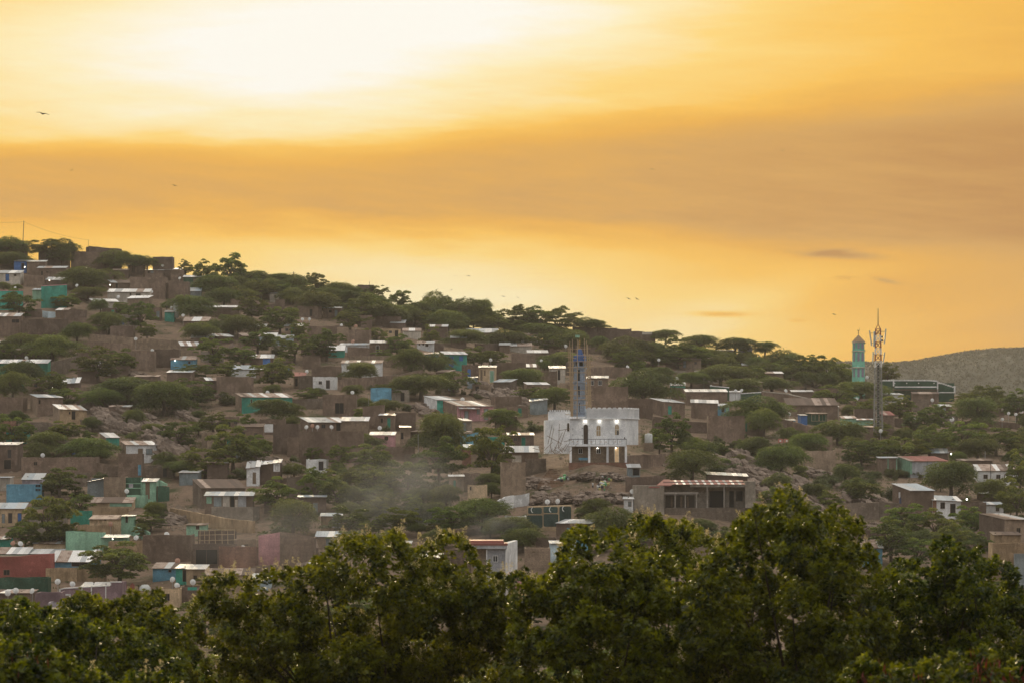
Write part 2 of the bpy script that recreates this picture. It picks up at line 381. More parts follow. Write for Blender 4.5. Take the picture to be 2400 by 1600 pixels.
# ------------------------------------------------------------------ foliage
def leafmat(key, c0, c1, trans=.35, rough=.5, spec=.4, var=(.475, .52, .45, .78), tm=(1.9, 1.6, .45)):
    m, t, o = newmat(key)
    at = nn(t, 'ShaderNodeAttribute', attribute_name='tint'); oi = t.nodes.new('ShaderNodeObjectInfo')
    c = rgbmix(t, at.outputs['Fac'], (*c0, 1), (*c1, 1))
    hs = nn(t, 'ShaderNodeHueSaturation'); vr = nn(t, 'ShaderNodeMapRange'); vr.inputs[3].default_value = var[0]; vr.inputs[4].default_value = var[1]
    t.links.new(oi.outputs['Random'], vr.inputs[0]); t.links.new(vr.outputs[0], hs.inputs['Hue']); t.links.new(c, hs.inputs['Color'])
    v2 = nn(t, 'ShaderNodeMath', operation='MULTIPLY_ADD'); v2.inputs[1].default_value = var[2]; v2.inputs[2].default_value = var[3]
    fr = nn(t, 'ShaderNodeMath', operation='FRACT'); ml = nn(t, 'ShaderNodeMath', operation='MULTIPLY'); ml.inputs[1].default_value = 7.31
    t.links.new(oi.outputs['Random'], ml.inputs[0]); t.links.new(ml.outputs[0], fr.inputs[0]); t.links.new(fr.outputs[0], v2.inputs[0]); t.links.new(v2.outputs[0], hs.inputs['Value'])
    b = nn(t, 'ShaderNodeBsdfPrincipled', Roughness=rough); b.inputs['Specular IOR Level'].default_value = spec; t.links.new(hs.outputs[0], b.inputs['Base Color'])
    tr = nn(t, 'ShaderNodeBsdfTranslucent'); g2 = nn(t, 'ShaderNodeVectorMath', operation='MULTIPLY'); g2.inputs[1].default_value = tm; t.links.new(hs.outputs[0], g2.inputs[0]); t.links.new(g2.outputs[0], tr.inputs[0])
    mx = nn(t, 'ShaderNodeMixShader'); mx.inputs[0].default_value = trans; t.links.new(b.outputs[0], mx.inputs[1]); t.links.new(tr.outputs[0], mx.inputs[2])
    t.links.new(mx.outputs[0], o.inputs[0]); return m
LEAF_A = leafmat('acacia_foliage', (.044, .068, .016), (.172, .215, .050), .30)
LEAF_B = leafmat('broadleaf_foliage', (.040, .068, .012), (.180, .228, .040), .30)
LEAF_S = leafmat('scrub_foliage', (.052, .072, .030), (.120, .145, .055), .2)
LEAF_F = leafmat('near_foliage', (.011, .026, .001), (.160, .200, .005), .46, .42, .4, (.488, .503, .2, .85))
BARK = plain('bark', (.10, .075, .055), .9); BARKD = plain('dark_bark', (.045, .033, .022), .9)
def quads_mesh(name, verts, tint, mats, nv=4, parts=None):
    n = len(verts)//nv; me = bpy.data.meshes.new(name)
    me.vertices.add(n*nv); me.vertices.foreach_set('co', np.asarray(verts, np.float32).ravel())
    me.loops.add(n*nv); me.loops.foreach_set('vertex_index', np.arange(n*nv, dtype=np.int32))
    me.polygons.add(n); me.polygons.foreach_set('loop_start', np.arange(0, n*nv, nv, dtype=np.int32))
    me.update(calc_edges=True)
    at = me.attributes.new('tint', 'FLOAT', 'FACE'); at.data.foreach_set('value', np.asarray(tint, np.float32))
    for m_ in mats: me.materials.append(m_)
    if parts is not None: me.polygons.foreach_set('material_index', np.asarray(parts, np.int32))
    me.validate(); return me
def unit(v): return v/np.maximum(np.linalg.norm(v, axis=-1, keepdims=True), 1e-9)
def leaves(c, d, ln, wd, rng):
    """one leaf quad (a pointed kite) for each centre c, along direction d"""
    r = unit(np.cross(d, rng.normal(size=d.shape))); ln = np.asarray(ln).reshape(-1, 1); wd = np.asarray(wd).reshape(-1, 1)
    p0 = c - d*ln*.5; p2 = c + d*ln*.5; m_ = c - d*ln*.05
    return np.stack([p0, m_ + r*wd*.5, p2, m_ - r*wd*.5], 1).reshape(-1, 3)
def acacia_mesh(seed):
    rng = np.random.default_rng(seed); V, T = [], []
    nd = rng.integers(17, 24)
    for k in range(nd):
        if k == 0: cx, cy, cz, rr = 0, 0, .90, .26
        else:
            ph = rng.uniform(0, 6.28); q = rng.uniform(.12, .36); cx, cy = q*math.cos(ph), q*math.sin(ph); cz = .98-1.6*q*q - rng.uniform(.02, .52); rr = rng.uniform(.07, .20)
        tv = rng.normal(0, .16); m_ = int(60+150*(rr/.18)**2); ph = rng.uniform(0, 6.28, m_); r_ = np.sqrt(rng.uniform(0, 1, m_))
        base = np.stack([cx+rr*r_*np.cos(ph), cy+rr*r_*np.sin(ph), cz - .20*r_**2*rr/.18 + rng.normal(0, .018, m_)], 1)
        dr = unit(np.stack([np.cos(ph)*(.4+r_), np.sin(ph)*(.4+r_), -.25-1.0*r_*rng.uniform(.3, 1.3, m_)], 1) + rng.normal(0, .35, (m_, 3)))
        up = rng.uniform(0, 1, m_) < .12; dr[up, 2] = np.abs(dr[up, 2])*.4; dr = unit(dr); L = rng.uniform(.05, .16, m_)
        for s_ in np.linspace(.1, 1, 6):
            p = base + dr*(L*s_)[:, None]; p[:, 2] -= .06*(s_*L/.1)**2*.5
            dd = unit(dr + rng.normal(0, .6, dr.shape)); V.append(leaves(p, dd, rng.uniform(.028, .052, m_), rng.uniform(.008, .016, m_), rng))
            T.append(np.clip(.30 + tv + (base[:, 2]-.55)*.7 + rng.normal(0, .24, m_), 0, 1))  # leaves tinted lighter towards the crown top: top light put into the colour
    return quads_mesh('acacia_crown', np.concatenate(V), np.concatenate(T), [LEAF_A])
def bushy_mesh(seed, tall=False):
    rng = np.random.default_rng(seed); V, T = [], []
    nc = int(rng.integers(58, 74))
    for k in range(nc):
        d = unit(rng.normal(size=3)); q = rng.uniform(.3, 1)**.45
        lob = 1 + .22*math.sin(3*math.atan2(d[1], d[0])+seed) + .15*math.sin(5*d[2]*2+seed*2)
        c = np.array([d[0]*.40*q*lob, d[1]*.40*q*lob, .50+d[2]*.42*q*lob]); rr = rng.uniform(.05, .135); tv = rng.normal(0, .15); m_ = int(40+110*(rr/.09)**2)
        n_ = unit(rng.normal(size=(m_, 3))); n_[:, 2] = np.abs(n_[:, 2])*.9 - .25
        p = c + n_*rr*rng.uniform(.55, 1.05, (m_, 1)); dd = unit(n_ + rng.normal(0, .7, n_.shape) + np.array([0, 0, -.3]))
        V.append(leaves(p, dd, rng.uniform(.026, .050, m_), rng.uniform(.016, .028, m_), rng))
        T.append(np.clip(.28 + tv + n_[:, 2]*.3 + (c[2]-.5)*.5 + rng.normal(0, .22, m_), 0, 1))  # upper leaves tinted lighter, light from above put into the colour
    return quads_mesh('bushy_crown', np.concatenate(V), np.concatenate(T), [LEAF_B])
def shrub_mesh(seed):
    rng = np.random.default_rng(seed); V, T = [], []
    for k in range(16):
        ph = rng.uniform(0, 6.28); q = rng.uniform(0, .36); c = np.array([q*math.cos(ph), q*math.sin(ph), rng.uniform(.1, .75)*(1-q)]); m_ = 90; rr = rng.uniform(.12, .2)
        n_ = unit(rng.normal(size=(m_, 3))); p = c + n_*rr*rng.uniform(.4, 1.05, (m_, 1)); dd = unit(n_ + rng.normal(0, .5, n_.shape) + np.array([0, 0, .3]))
        V.append(leaves(p, dd, rng.uniform(.07, .13, m_), rng.uniform(.03, .05, m_), rng)); T.append(np.clip(.3 + n_[:, 2]*.4 + rng.normal(0, .2, m_), 0, 1))  # tint follows how far leaves face up: top light put into the colour
    return quads_mesh('shrub_foliage', np.concatenate(V), np.concatenate(T), [LEAF_S])
def trunk_mesh(seed, spread, top):
    r = random.Random(seed); mb = MB(); z1 = top*.45
    mb.bar((0, 0, -.25), (.02, .0, z1), .035, .026, 7)
    for k in range(6):
        ph = k*1.05 + r.uniform(-.3, .3); q = spread*r.uniform(.6, 1)
        mid = (q*.45*math.cos(ph), q*.45*math.sin(ph), z1+(top-z1)*.55); mb.bar((.02, 0, z1-.02), mid, .018, .011, 5)
        mb.bar(mid, (q*math.cos(ph), q*math.sin(ph), top), .011, .004, 4)
        mb.bar(mid, (q*.8*math.cos(ph+.6), q*.8*math.sin(ph+.6), top*.97), .009, .004, 4)
    me = bpy.data.meshes.new('tree_trunk'); me.from_pydata(mb.v, [], mb.f); me.materials.append(BARK); return me
ACM = [acacia_mesh(s) for s in range(11, 22)]; BUM = [bushy_mesh(s) for s in range(31, 42)]; SHM = [shrub_mesh(s) for s in range(51, 55)]
TRA = [trunk_mesh(s, .3, .74) for s in (1, 2, 3)]; TRB = [trunk_mesh(s, .24, .6) for s in (4, 5, 6)]
TR = random.Random(5); TREES = []
def tree(px, yt, yb, w, kind='a', D=None, phrase=None):
    D = D or gd(px, yb); k = D/F; wm, hm = w*k*1.20, (yb-yt)*k*1.05
    p = P(px, yb, D)
    nm, ms, tr, ds = {'a': ('acacia_tree', ACM, TRA, 'feathery acacia'), 'b': ('broadleaf_tree', BUM, TRB, 'bushy green tree'), 's': ('shrub', SHM, None, 'low dark shrub')}[kind]
    o = empty(nm, p, TR.uniform(0, 6.28)); dpt = max(wm, min(hm*1.1, wm*1.3)) if kind != 'a' else wm
    me = TR.choice(ms)
    share('foliage' if kind == 's' else 'crown', me, o, (0, 0, -.1*hm if kind == 's' else 0), (wm, dpt, hm))
    if tr: share('trunk', TR.choice(tr), o, (0, 0, 0), (wm, wm, hm))
    cat = 'shrub' if kind == 's' else 'tree'
    gname = {'a': 'acacia trees on the hillside', 'b': 'broadleaf trees on the hillside', 's': 'shrubs on the hillside'}[kind]
    if phrase: named(o, phrase, px, (yt+yb)/2, cat, gname)
    else: auto(o, ds, px, (yt+yb)/2, cat, gname)
    TREES.append((px, yt, yb, w)); return o

# ------------------------------------------------------------------ houses
RECTS = []
def opening(th, kind, a0, a1, z0, z1, col, y=0.0, frame=None):
    """door or window set in the wall plane y (facing -y): proud frame, leaf inside it"""
    fw = .07 if kind == 'd' else .06
    leaf = MB().box(a0+fw, a1-fw, y-.025, y+.04, z0+(0 if kind == 'd' else fw), z1-fw)
    lf = leaf.build('door' if kind == 'd' else 'window', OPC.get(col, DARK), th)
    fr = MB(); fr.box(a0, a0+fw, y-.07, y+.05, z0, z1); fr.box(a1-fw, a1, y-.07, y+.05, z0, z1); fr.box(a0+fw, a1-fw, y-.07, y+.05, z1-fw, z1)
    if kind == 'w':
        fr.box(a0+fw, a1-fw, y-.09, y+.05, z0, z0+fw)
    fr.build('frame', OPC.get(frame, WOOD), lf)
    if kind == 'w' and (a1-a0) > .55: MB().box((a0+a1)/2-.02, (a0+a1)/2+.02, y-.05, y-.026, z0+fw, z1-fw).build('glazing_bar', OPC.get(frame, WOOD), lf)
    return lf
def wall_strip(mb, p0, p1, th, z0, zf, n, r, jit=.05):
    """upright wall from p0 to p1 (plan), thickness th to the left of it, uneven top"""
    p0, p1 = Vector(p0), Vector(p1); d = (p1-p0).normalized(); nrm = Vector((-d.y, d.x))*th
    b = len(mb.v)
    for i in range(n+1):
        q = p0.lerp(p1, i/n); z = zf(i/n) + r.uniform(-jit, jit); q2 = q + nrm
        mb.v += [(q.x, q.y, z0), (q.x, q.y, z), (q2.x, q2.y, z), (q2.x, q2.y, z0)]
    for i in range(n):
        s_ = b+4*i
        for k in range(4): mb.f.append((s_+k, s_+4+k, s_+4+(k+1) % 4, s_+(k+1) % 4))
    mb.f.append((b, b+1, b+2, b+3)); e_ = b+4*n; mb.f.append((e_+3, e_+2, e_+1, e_))
def sheet(x0, x1, y0, z0, y1, z1, r, seg=6, th=.02, amp=.02):
    mb = MB(); n = seg; b = 0
    ends = r.uniform(-.28, .12)
    for (y, z) in ((y0+ends, z0), (y1, z1)):
        for i in range(n+1):
            dz_ = amp*(1 if i % 2 else -1); mb.v.append((x0+(x1-x0)*i/n, y, z+dz_))
        for i in range(n+1):
            dz_ = amp*(1 if i % 2 else -1); mb.v.append((x0+(x1-x0)*i/n, y, z+dz_-th))
    m1 = n+1
    for i in range(n):
        mb.f.append((i, i+1, 2*m1+i+1, 2*m1+i)); mb.f.append((m1+i, 3*m1+i, 3*m1+i+1, m1+i+1)); mb.f.append((i, m1+i, m1+i+1, i+1)); mb.f.append((2*m1+i, 2*m1+i+1, 3*m1+i+1, 3*m1+i))
    mb.f.append((0, 2*m1, 3*m1, m1)); mb.f.append((n, m1+n, 3*m1+n, 2*m1+n))
    return mb
def sheet_roof(th, xa, xb, y0, y1, z0, z1, key, ppm, r, name='roof', over=.18, tilt=0.0):
    """metal roof falling towards -y; where its sheets can be told apart each one is a piece"""
    xa -= over; xb += over; wd_ = .95; n = max(1, round((xb-xa)/wd_))
    mixk = {'white': ['white']*5+['grey', 'grey', 'rust'], 'grey': ['grey']*4+['bluegrey', 'white'], 'bluegrey': ['bluegrey']*4+['grey', 'white'], 'rust': ['rust']*4+['white', 'brown', 'grey'], 'brown': ['brown']*4+['rust'], 'red': ['red']*8+['rust'], 'striped': ['red']}[key]
    base = MB().hexa([(xa+.1, y0+.05, z0-.10), (xb-.1, y0+.05, z0-.10-tilt), (xb-.1, y1, z1-.10-tilt), (xa+.1, y1, z1-.10), (xa+.1, y0+.05, z0-.045), (xb-.1, y0+.05, z0-.045-tilt), (xb-.1, y1, z1-.045-tilt), (xa+.1, y1, z1-.045)]).build(name, WOOD, th)
    if wd_*ppm < 8.5: n = max(1, n//2)
    for i in range(n):
        k = 'white' if (key == 'striped' and i % 2) else r.choice(mixk)
        u0, u1 = i/n, (i+1)/n; t0 = -tilt*(u0+u1)/2; dz_ = r.uniform(0, .015)
        s_ = sheet(xa+(xb-xa)*u0, xa+(xb-xa)*u1 + .03, y0, z0+t0+dz_, y1+r.uniform(-.05, .1), z1+t0+dz_, r)
        s_.build('roof_sheet', R[k], base)
    if r.random() < .5 and key != 'striped':
        for _ in range(r.randint(1, 4)):     # stones that hold the sheets down
            u, v = r.uniform(.1, .9), r.uniform(.2, .9); q = r.uniform(.08, .16)
            MB().lathe([(q*.6, -.02), (q, q*.4), (q*.5, q*.9)], 5, (xa+(xb-xa)*u, y0+(y1-y0)*v, z0+(z1-z0)*v-tilt*u)).build('roof_stone', W['stone'], base)
def h(phrase, x0, x1, yt, yb, col='mud', roof=None, rh=0, side=0, ops=(), D=None, depth=None, scol=None, name='house', cat='house', tilt=0, drop=1.6, jit=.11, group='houses on the hillside', awn=None):
    """a house from the pixels of its front wall x0..x1, yt..yb; side<0: that many pixels of its left wall show, >0 of its right one"""
    r = random.Random(hash_(phrase)); cx = (x0+x1)/2
    g0 = min(gd(x0, yb), gd(cx, yb), gd(x1, yb)); D = min(D or g0, g0); ppm = F/D; th_ = .34 if side else r.uniform(-.05, .05)
    if side:
        dp = abs(side)/ppm/math.sin(th_)
        while dp > 11 and th_ < .9: th_ += .08; dp = abs(side)/ppm/math.sin(th_)
        dp = max(dp, 2.2)
    else: dp = depth or r.uniform(3.6, 5.2)
    if depth: dp = depth
    Wm = (x1-x0)/ppm/math.cos(th_); H = (yb-yt)/ppm
    cxp = x1 if side > 0 else x0
    drop = max([drop] + [P(q_, yb, D).z - gz(P(q_, yb, D).x, D) + .6 for q_ in (x0, cx, x1)])
    o = empty(name, P(cxp, yb, D), (-th_ if side > 0 else th_))
    xa, xb = (-Wm, 0.0) if side > 0 else (0.0, Wm)
    tl = tilt/ppm
    zt = lambda u: H - tl*u
    n = max(2, int(Wm/1.2)); wm_ = W[col]
    if roof in (None, 'flat'):
        par = 0.0 if roof == 'flat' else .3
        f1 = MB(); wall_strip(f1, (xa, 0), (xb, 0), .25, -drop, zt, n, r, jit)
        f1.build('front_wall', wm_, o)
        for nm_, q0, q1, zz in (('side_wall', (xa+.0, dp), (xa+.0, .25), lambda u: H), ('side_wall', (xb, .25), (xb, dp), lambda u: H-tl), ('back_wall', (xb, dp), (xa, dp), lambda u: zt(1-u))):
            f2 = MB()
            if nm_ == 'back_wall': wall_strip(f2, (xb-.25, dp-.25), (xa+.25, dp-.25), -.25 if False else .22, -drop, zz, n, r, jit)
            else: wall_strip(f2, q0, q1, .24, -drop, zz, max(2, int(dp/1.5)), r, jit)
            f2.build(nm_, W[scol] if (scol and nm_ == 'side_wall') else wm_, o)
        MB().box(xa+.25, xb-.25, .25, dp-.28, H-tl-.5, H-tl-.32).build('roof', R['mudroof'], o)
        if r.random() < .6:          # roof beam ends in the front wall
            for i in range(max(2, int(Wm/1.1))):
                u = (i+.5)/max(2, int(Wm/1.1)); MB().bar((xa+Wm*u, .05, zt(u)-.38), (xa+Wm*u, -.14, zt(u)-.40), .045).build('beam_end', WOOD, o)
    else:
        rise = rh/ppm + dp*max((HZ-yt)/F, -.02)
        rise = max(rise, .12); rz = lambda y: H + rise*(y/dp)
        mbw = MB(); mbw.hexa([(xa, 0, -drop), (xb, 0, -drop), (xb, .22, -drop), (xa, .22, -drop), (xa, 0, H-.12), (xb, 0, H-.12-tl), (xb, .22, H-.11-tl), (xa, .22, H-.11)])
        mbw.build('front_wall', wm_, o)
        for (q0, q1, tt) in ((xa, xa+.22, 0), (xb-.22, xb, tl)):
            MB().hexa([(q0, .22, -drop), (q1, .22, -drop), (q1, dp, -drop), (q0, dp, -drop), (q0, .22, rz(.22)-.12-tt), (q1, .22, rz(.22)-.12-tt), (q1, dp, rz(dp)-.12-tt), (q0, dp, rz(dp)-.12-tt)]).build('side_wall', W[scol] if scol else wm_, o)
        MB().box(xa+.22, xb-.22, dp-.22, dp, -drop, rz(dp)-.15-tl).build('back_wall', wm_, o)
        sheet_roof(o, xa, xb, -.3, dp+.12, H - rise*.3/dp, rz(dp+.12), roof, ppm, r, tilt=tl)
    for op in ops:
        k_, a0, a1, b0, b1 = op[:5]; c_ = op[5] if len(op) > 5 else 'dark'; fr = op[6] if len(op) > 6 else None
        u0, u1 = (a0-x0)/(x1-x0)*Wm + xa, (a1-x0)/(x1-x0)*Wm + xa
        if k_ == 'p': MB().box(u0, u1, -.05, .04, (yb-b1)/ppm, (yb-b0)/ppm).build('panel', W.get(c_, DARK), o)
        else: opening(o, k_, u0, u1, (yb-b1)/ppm, (yb-b0)/ppm, c_, 0.0, fr)
    if awn:   # (x0, x1, y, colour): lean-to roof over the door
        u0, u1 = (awn[0]-x0)/(x1-x0)*Wm + xa, (awn[1]-x0)/(x1-x0)*Wm + xa; z_ = (yb-awn[2])/ppm
        sheet_roof(o, u0, u1, -1.3, .0, z_-.1, z_+.25, awn[3], ppm, r, 'awning', .05)
        for u in (u0+.1, u1-.1): MB().bar((u, -1.2, -.4), (u, -1.2, z_-.2), .04).build('awning_post', WOOD, o)
    lx0 = x0 - (abs(side) if side < 0 else 0); lx1 = x1 + (side if side > 0 else 0)
    RECTS.append((lx0, lx1, yt-rh, yb)); named(o, phrase, (lx0+lx1)/2, (yt+yb)/2, cat, group)
    return o
def hash_(s):
    v = 7
    for ch in s: v = (v*131 + ord(ch)) % 1000003
    return v
def wall(phrase, pts, hpx, col='mud2', D=None, th=.3, coping=None, cat='wall', name='compound_wall', jit=.07):
    """free-standing wall whose top runs through the pixels pts; hpx: its height in pixels"""
    r = random.Random(hash_(phrase)); x0, y0 = pts[0]
    dd = [D or gd(x, y+hpx) for x, y in pts]; o_p = P(x0, y0+hpx, dd[0]); o = empty(name, o_p)
    for i in range(len(pts)-1):
        pa, pb = P(pts[i][0], pts[i][1], dd[i]) - o_p, P(pts[i+1][0], pts[i+1][1], dd[i+1]) - o_p
        L = (pb-pa).xy.length; mb = MB(); base = min(pa.z, pb.z) - hpx/F*dd[i] - 1.8
        wall_strip(mb, pa.xy, pb.xy, th, base, lambda u: pa.z + (pb.z-pa.z)*u, max(2, int(L/1.0)), r, jit); mb.build('wall_section', W[col], o)
        if coping:
            mb = MB(); n_ = max(2, int(L/3)); d_ = (pb-pa).normalized(); q = Vector((-d_.y, d_.x, 0))
            mb.hexa([pa-q*.05+Vector((0,0,-.05)), pb-q*.05+Vector((0,0,-.05)), pb+q*(th+.05)+Vector((0,0,-.05)), pa+q*(th+.05)+Vector((0,0,-.05)), pa-q*.05+Vector((0,0,.18)), pb-q*.05+Vector((0,0,.18)), pb+q*(th+.05)+Vector((0,0,.18)), pa+q*(th+.05)+Vector((0,0,.18))]).build('coping', W[coping], o)
    xs_ = [p[0] for p in pts]; ys_ = [p[1] for p in pts]
    RECTS.append((min(xs_), max(xs_), min(ys_), max(ys_)+hpx)); named(o, phrase, sum(xs_)/len(xs_), sum(ys_)/len(ys_)+hpx/2, cat, 'walls on the hillside'); return o

# ------------------------------------------------------------------ the town, row by row from the ridge down
# left ridge
h('flat mud house under the ridge pole', -8, 58, 572, 604, 'mud2', depth=5)
h('block house on the left skyline', 209, 282, 577, 622, 'mud2', side=-4, tilt=5, depth=5)
h('tall mud block below the skyline block', 166, 242, 590, 626, 'mud', depth=5)
h('low mud house beside the dark ridge bush', 90, 160, 587, 612, 'mud2', depth=5)
h('mud house at the bare ridge end', 358, 404, 602, 624, 'mud2', depth=5)
h('grey mud hut behind two dishes', 300, 336, 622, 642, 'mud', 'grey', 3)
h('small blue walled hut below the ridge', 33, 62, 612, 634, 'dblue', 'grey', 3, ops=[('d', 50, 57, 617, 632)])
h('mud house with dish at its eave', 63, 106, 613, 640, 'mud', 'grey', 3, depth=5)
h('mud house with short white roof', 87, 154, 628, 652, 'mud', 'white', 4, ops=[('d', 96, 101, 635, 646), ('w', 108, 114, 636, 640)], tilt=0)
h('pale porch house with purple door', -10, 48, 640, 660, 'pale', 'grey', 6, ops=[('d', 13, 22, 642, 659, 'dblue'), ('w', 33, 39, 643, 648)])
h('low mud terrace left of the acacia', 56, 104, 646, 668, 'mud')
h('mud hut with sloping white roof', 106, 150, 655, 672, 'mud2', 'white', 6, tilt=2)
h('two tone hut with grey shutters', 263, 300, 633, 647, 'mud2', 'rust', 3)
h('mud house with blue grey shutter', 340, 382, 633, 650, 'mud', 'grey', 2, ops=[('w', 346, 351, 634, 641), ('p', 353, 360, 634, 640, 'sheet')])
h('white edged hut beside large dish', 384, 424, 632, 652, 'mud', 'white', 4)
h('mud hut with patchy white roof', 262, 304, 662, 676, 'mud', 'rust', 6, ops=[('d', 270, 276, 664, 675)], side=-14)
h('wide blank mud house under dish', 305, 388, 649, 692, 'mud', ops=[], side=0, depth=6)
h('pale house under broken white roof', 252, 350, 684, 704, 'pale', 'white', 7, ops=[('d', 318, 330, 688, 702), ('w', 304, 308, 687, 692)])
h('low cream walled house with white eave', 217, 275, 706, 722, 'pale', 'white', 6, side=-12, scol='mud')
h('light green gable beside turquoise wall', 76, 99, 679, 700, 'mint', 'grey', 3)
wall('turquoise compound wall with pink coping', [(98, 671), (157, 668)], 50, 'teal', coping='pink')
wall('turquoise wall cut by the left edge', [(-12, 682), (54, 682)], 42, 'teal', coping='pink')
h('mud hut behind the white sheet fence', 131, 158, 727, 744, 'mud', 'white', 5)
wall('white sheet fence panel', [(99, 728), (112, 730), (130, 731)], 12, 'wblue', th=.08, name='sheet_fence', jit=.01)
h('plain mud block near sheet fence', 150, 199, 726, 750, 'mud2')
h('big mud house with white roof edge', -10, 46, 741, 786, 'mud', 'white', 7, ops=[('w', 27, 45, 748, 757)], depth=6)
wall('long low mud wall at left', [(50, 752), (85, 747), (160, 748)], 40, 'mud2')
wall('mud wall above the bushy tree', [(189, 745), (225, 745)], 22, 'mud')
h('rough mud hut with stone topped roof', 258, 312, 764, 792, 'mud2')
h('teal hut with bright roof', 386, 408, 731, 750, 'teal', 'white', 4)
h('mud house under skyline acacias', 400, 430, 632, 660, 'mud')
h('dark green house with brown door', 430, 490, 649, 670, 'green', 'white', 4, ops=[('d', 453, 461, 653, 668, 'wood')])
h('tall bare mud wall house', 395, 440, 660, 702, 'mud')
h('tin lean-to on thin posts', 442, 470, 682, 700, 'sheet', 'grey', 8, drop=.2)
h('low mud terrace under twin trees', 488, 532, 664, 684, 'mud')
h('mud house with grey gable end', 581, 622, 645, 675, 'mud', side=-12, scol='grey')
h('pinkish watch hut on a block', 632, 653, 688, 704, 'pale', 'grey', 2, ops=[('w', 643, 647, 692, 699)])
h('brown block under the watch hut', 645, 666, 702, 724, 'mud2')
wall('mud wall beside the ridge pole', [(630, 679), (655, 675), (682, 688)], 16, 'mud')
h('wide hut with pale flat roof', 430, 488, 752, 770, 'mud', 'white', 9)
h('long low house under white roof strip', 470, 560, 720, 738, 'mud2', 'white', 4)
h('mud house with twin pitched roofs', 448, 500, 791, 806, 'mud2', 'grey', 7)
h('hut with one brilliant white roof', 508, 546, 788, 804, 'mud2', 'white', 6, side=-18)
h('mud room with ragged white roof', 582, 622, 766, 782, 'mud', 'white', 7, ops=[('w', 594, 600, 770, 776)])
h('pale blue house with two windows', 606, 647, 788, 806, 'wblue', 'white', 8, ops=[('w', 611, 618, 796, 802, 'glass'), ('w', 626, 636, 796, 802, 'glass')])
h('pale blue shed beside two window house', 648, 686, 792, 806, 'wblue', 'grey', 7)
h('mud house with round wall emblems', 722, 800, 764, 790, 'mud', ops=[('w', 721+4, 721+9, 768, 775)], depth=6)
h('peeling mud hut with pale roof', 424, 466, 809, 832, 'mud3', 'white', 8, side=-6)
h('teal walled house with torn white roof', 764, 806, 820, 832, 'teal', 'white', 11)
# centre upper
h('skyline block house with antenna', 838, 876, 668, 694, 'mud2', depth=5)
h('mud house with white eave among trees', 1000, 1036, 739, 752, 'mud', 'white', 5, side=-5)
h('white walled house behind tall pole', 1062, 1100, 742, 752, 'white', 'grey', 9)
h('half hidden hut with tilted sheets', 915, 948, 757, 768, 'mud2', 'grey', 7)
h('mud house with red painted dish', 816, 870, 773, 812, 'mud', depth=6)
h('mud house beside the white dish pair', 790, 815, 767, 800, 'mud3')
h('cubic mud room with dark open door', 868, 912, 803, 836, 'mud', 'white', 5, ops=[('d', 881, 889, 809, 831, 'dark', 'white')])
h('white low wall house below dishes', 796, 862, 808, 822, 'white', 'grey', 4)
h('cream house between round trees', 944, 986, 775, 788, 'pale', 'white', 6)
h('white wall with cut out patterns', 977, 1016, 804, 816, 'white', 'rust', 4, ops=[('w', 981, 985, 805, 809), ('w', 990, 994, 805, 809), ('w', 997, 1004, 806, 812)])
h('mud house with long pale roof', 1092, 1166, 779, 792, 'mud', 'grey', 9)
h('turquoise house with blue door', 1040, 1094, 829, 862, 'teal', 'white', 6, ops=[('d', 1052, 1063, 835, 859, 'dblue', 'dblue'), ('w', 1076, 1085, 834, 845, 'dblue', 'dblue')], side=-8, scol='mud')
wall('curving mud wall above the white house', [(820, 834), (880, 833), (925, 834), (945, 842), (962, 843), (992, 856)], 24, 'mud3')
h('white house behind drooping acacia', 800, 894, 850, 876, 'white', 'rust', 6, ops=[('d', 868, 878, 854, 872, 'mint'), ('w', 812, 824, 857, 865)])
wall('long mud wall under drooping acacia', [(795, 890), (860, 884), (930, 878), (992, 866)], 24, 'mud')
h('weathered cream house with tall doors', 1122, 1162, 860, 897, 'cream', 'grey', 4, ops=[('d', 1126, 1131, 866, 892, 'wood'), ('d', 1134, 1138, 867, 880, 'wood'), ('d', 1148, 1158, 868, 895, 'mint', 'white')])
h('mud house joined to cream house', 1162, 1232, 850, 895, 'mud', depth=5)
h('corrugated hut below the cream house', 1095, 1119, 884, 906, 'sheet', 'grey', 2, drop=.3)
wall('mud wall behind the blue minaret trees', [(1115, 806), (1170, 805), (1212, 808)], 14, 'mud2')
h('small tin roofed room on the wall', 1170, 1194, 808, 822, 'mud', 'grey', 5)
# skyline centre-right
h('long mud house on the middle skyline', 1342, 1446, 766, 798, 'mud2', side=-0, tilt=3, depth=5)
h('mud house stepped down the skyline', 1446, 1480, 771, 798, 'mud2', depth=5)
h('lower skyline house with pale patch', 1480, 1536, 776, 800, 'mud2', ops=[('p', 1505, 1528, 778, 784, 'pale')], depth=5, tilt=2)
h('house with two roof dishes', 1196, 1246, 810, 822, 'pale', 'rust', 7)
h('hut under bright roof left of scaffolding', 1237, 1284, 826, 840, 'mud', 'white', 6)
h('mud house with weathered front', 1200, 1256, 828, 850, 'mud')
h('bright roofed hut above acacia', 1212, 1256, 859, 872, 'mud', 'white', 7)
h('pale plastered house with dark doorway', 1288, 1325, 862, 896, 'pale', 'white', 5, ops=[('d', 1307, 1313, 866, 890)])
h('square mud room below scaffolding', 1264, 1306, 869, 905, 'mud', side=-0)
wall('mud wall behind the blue minaret', [(1350, 813), (1412, 814)], 12, 'mud')
h('house with white window frames', 1376, 1425, 885, 908, 'mud', 'white', 5, ops=[('w', 1381, 1392, 891, 902, 'glass', 'white'), ('w', 1402, 1411, 891, 902, 'glass', 'white')])
wall('upper mud wall right of the minaret', [(1385, 862), (1420, 858), (1482, 862)], 24, 'mud')
h('big brown wall house behind the mosque', 1383, 1472, 905, 968, 'mud', depth=5, jit=.09)
h('low brown house beside big mosque wall', 1472, 1530, 934, 972, 'mud2', depth=5)
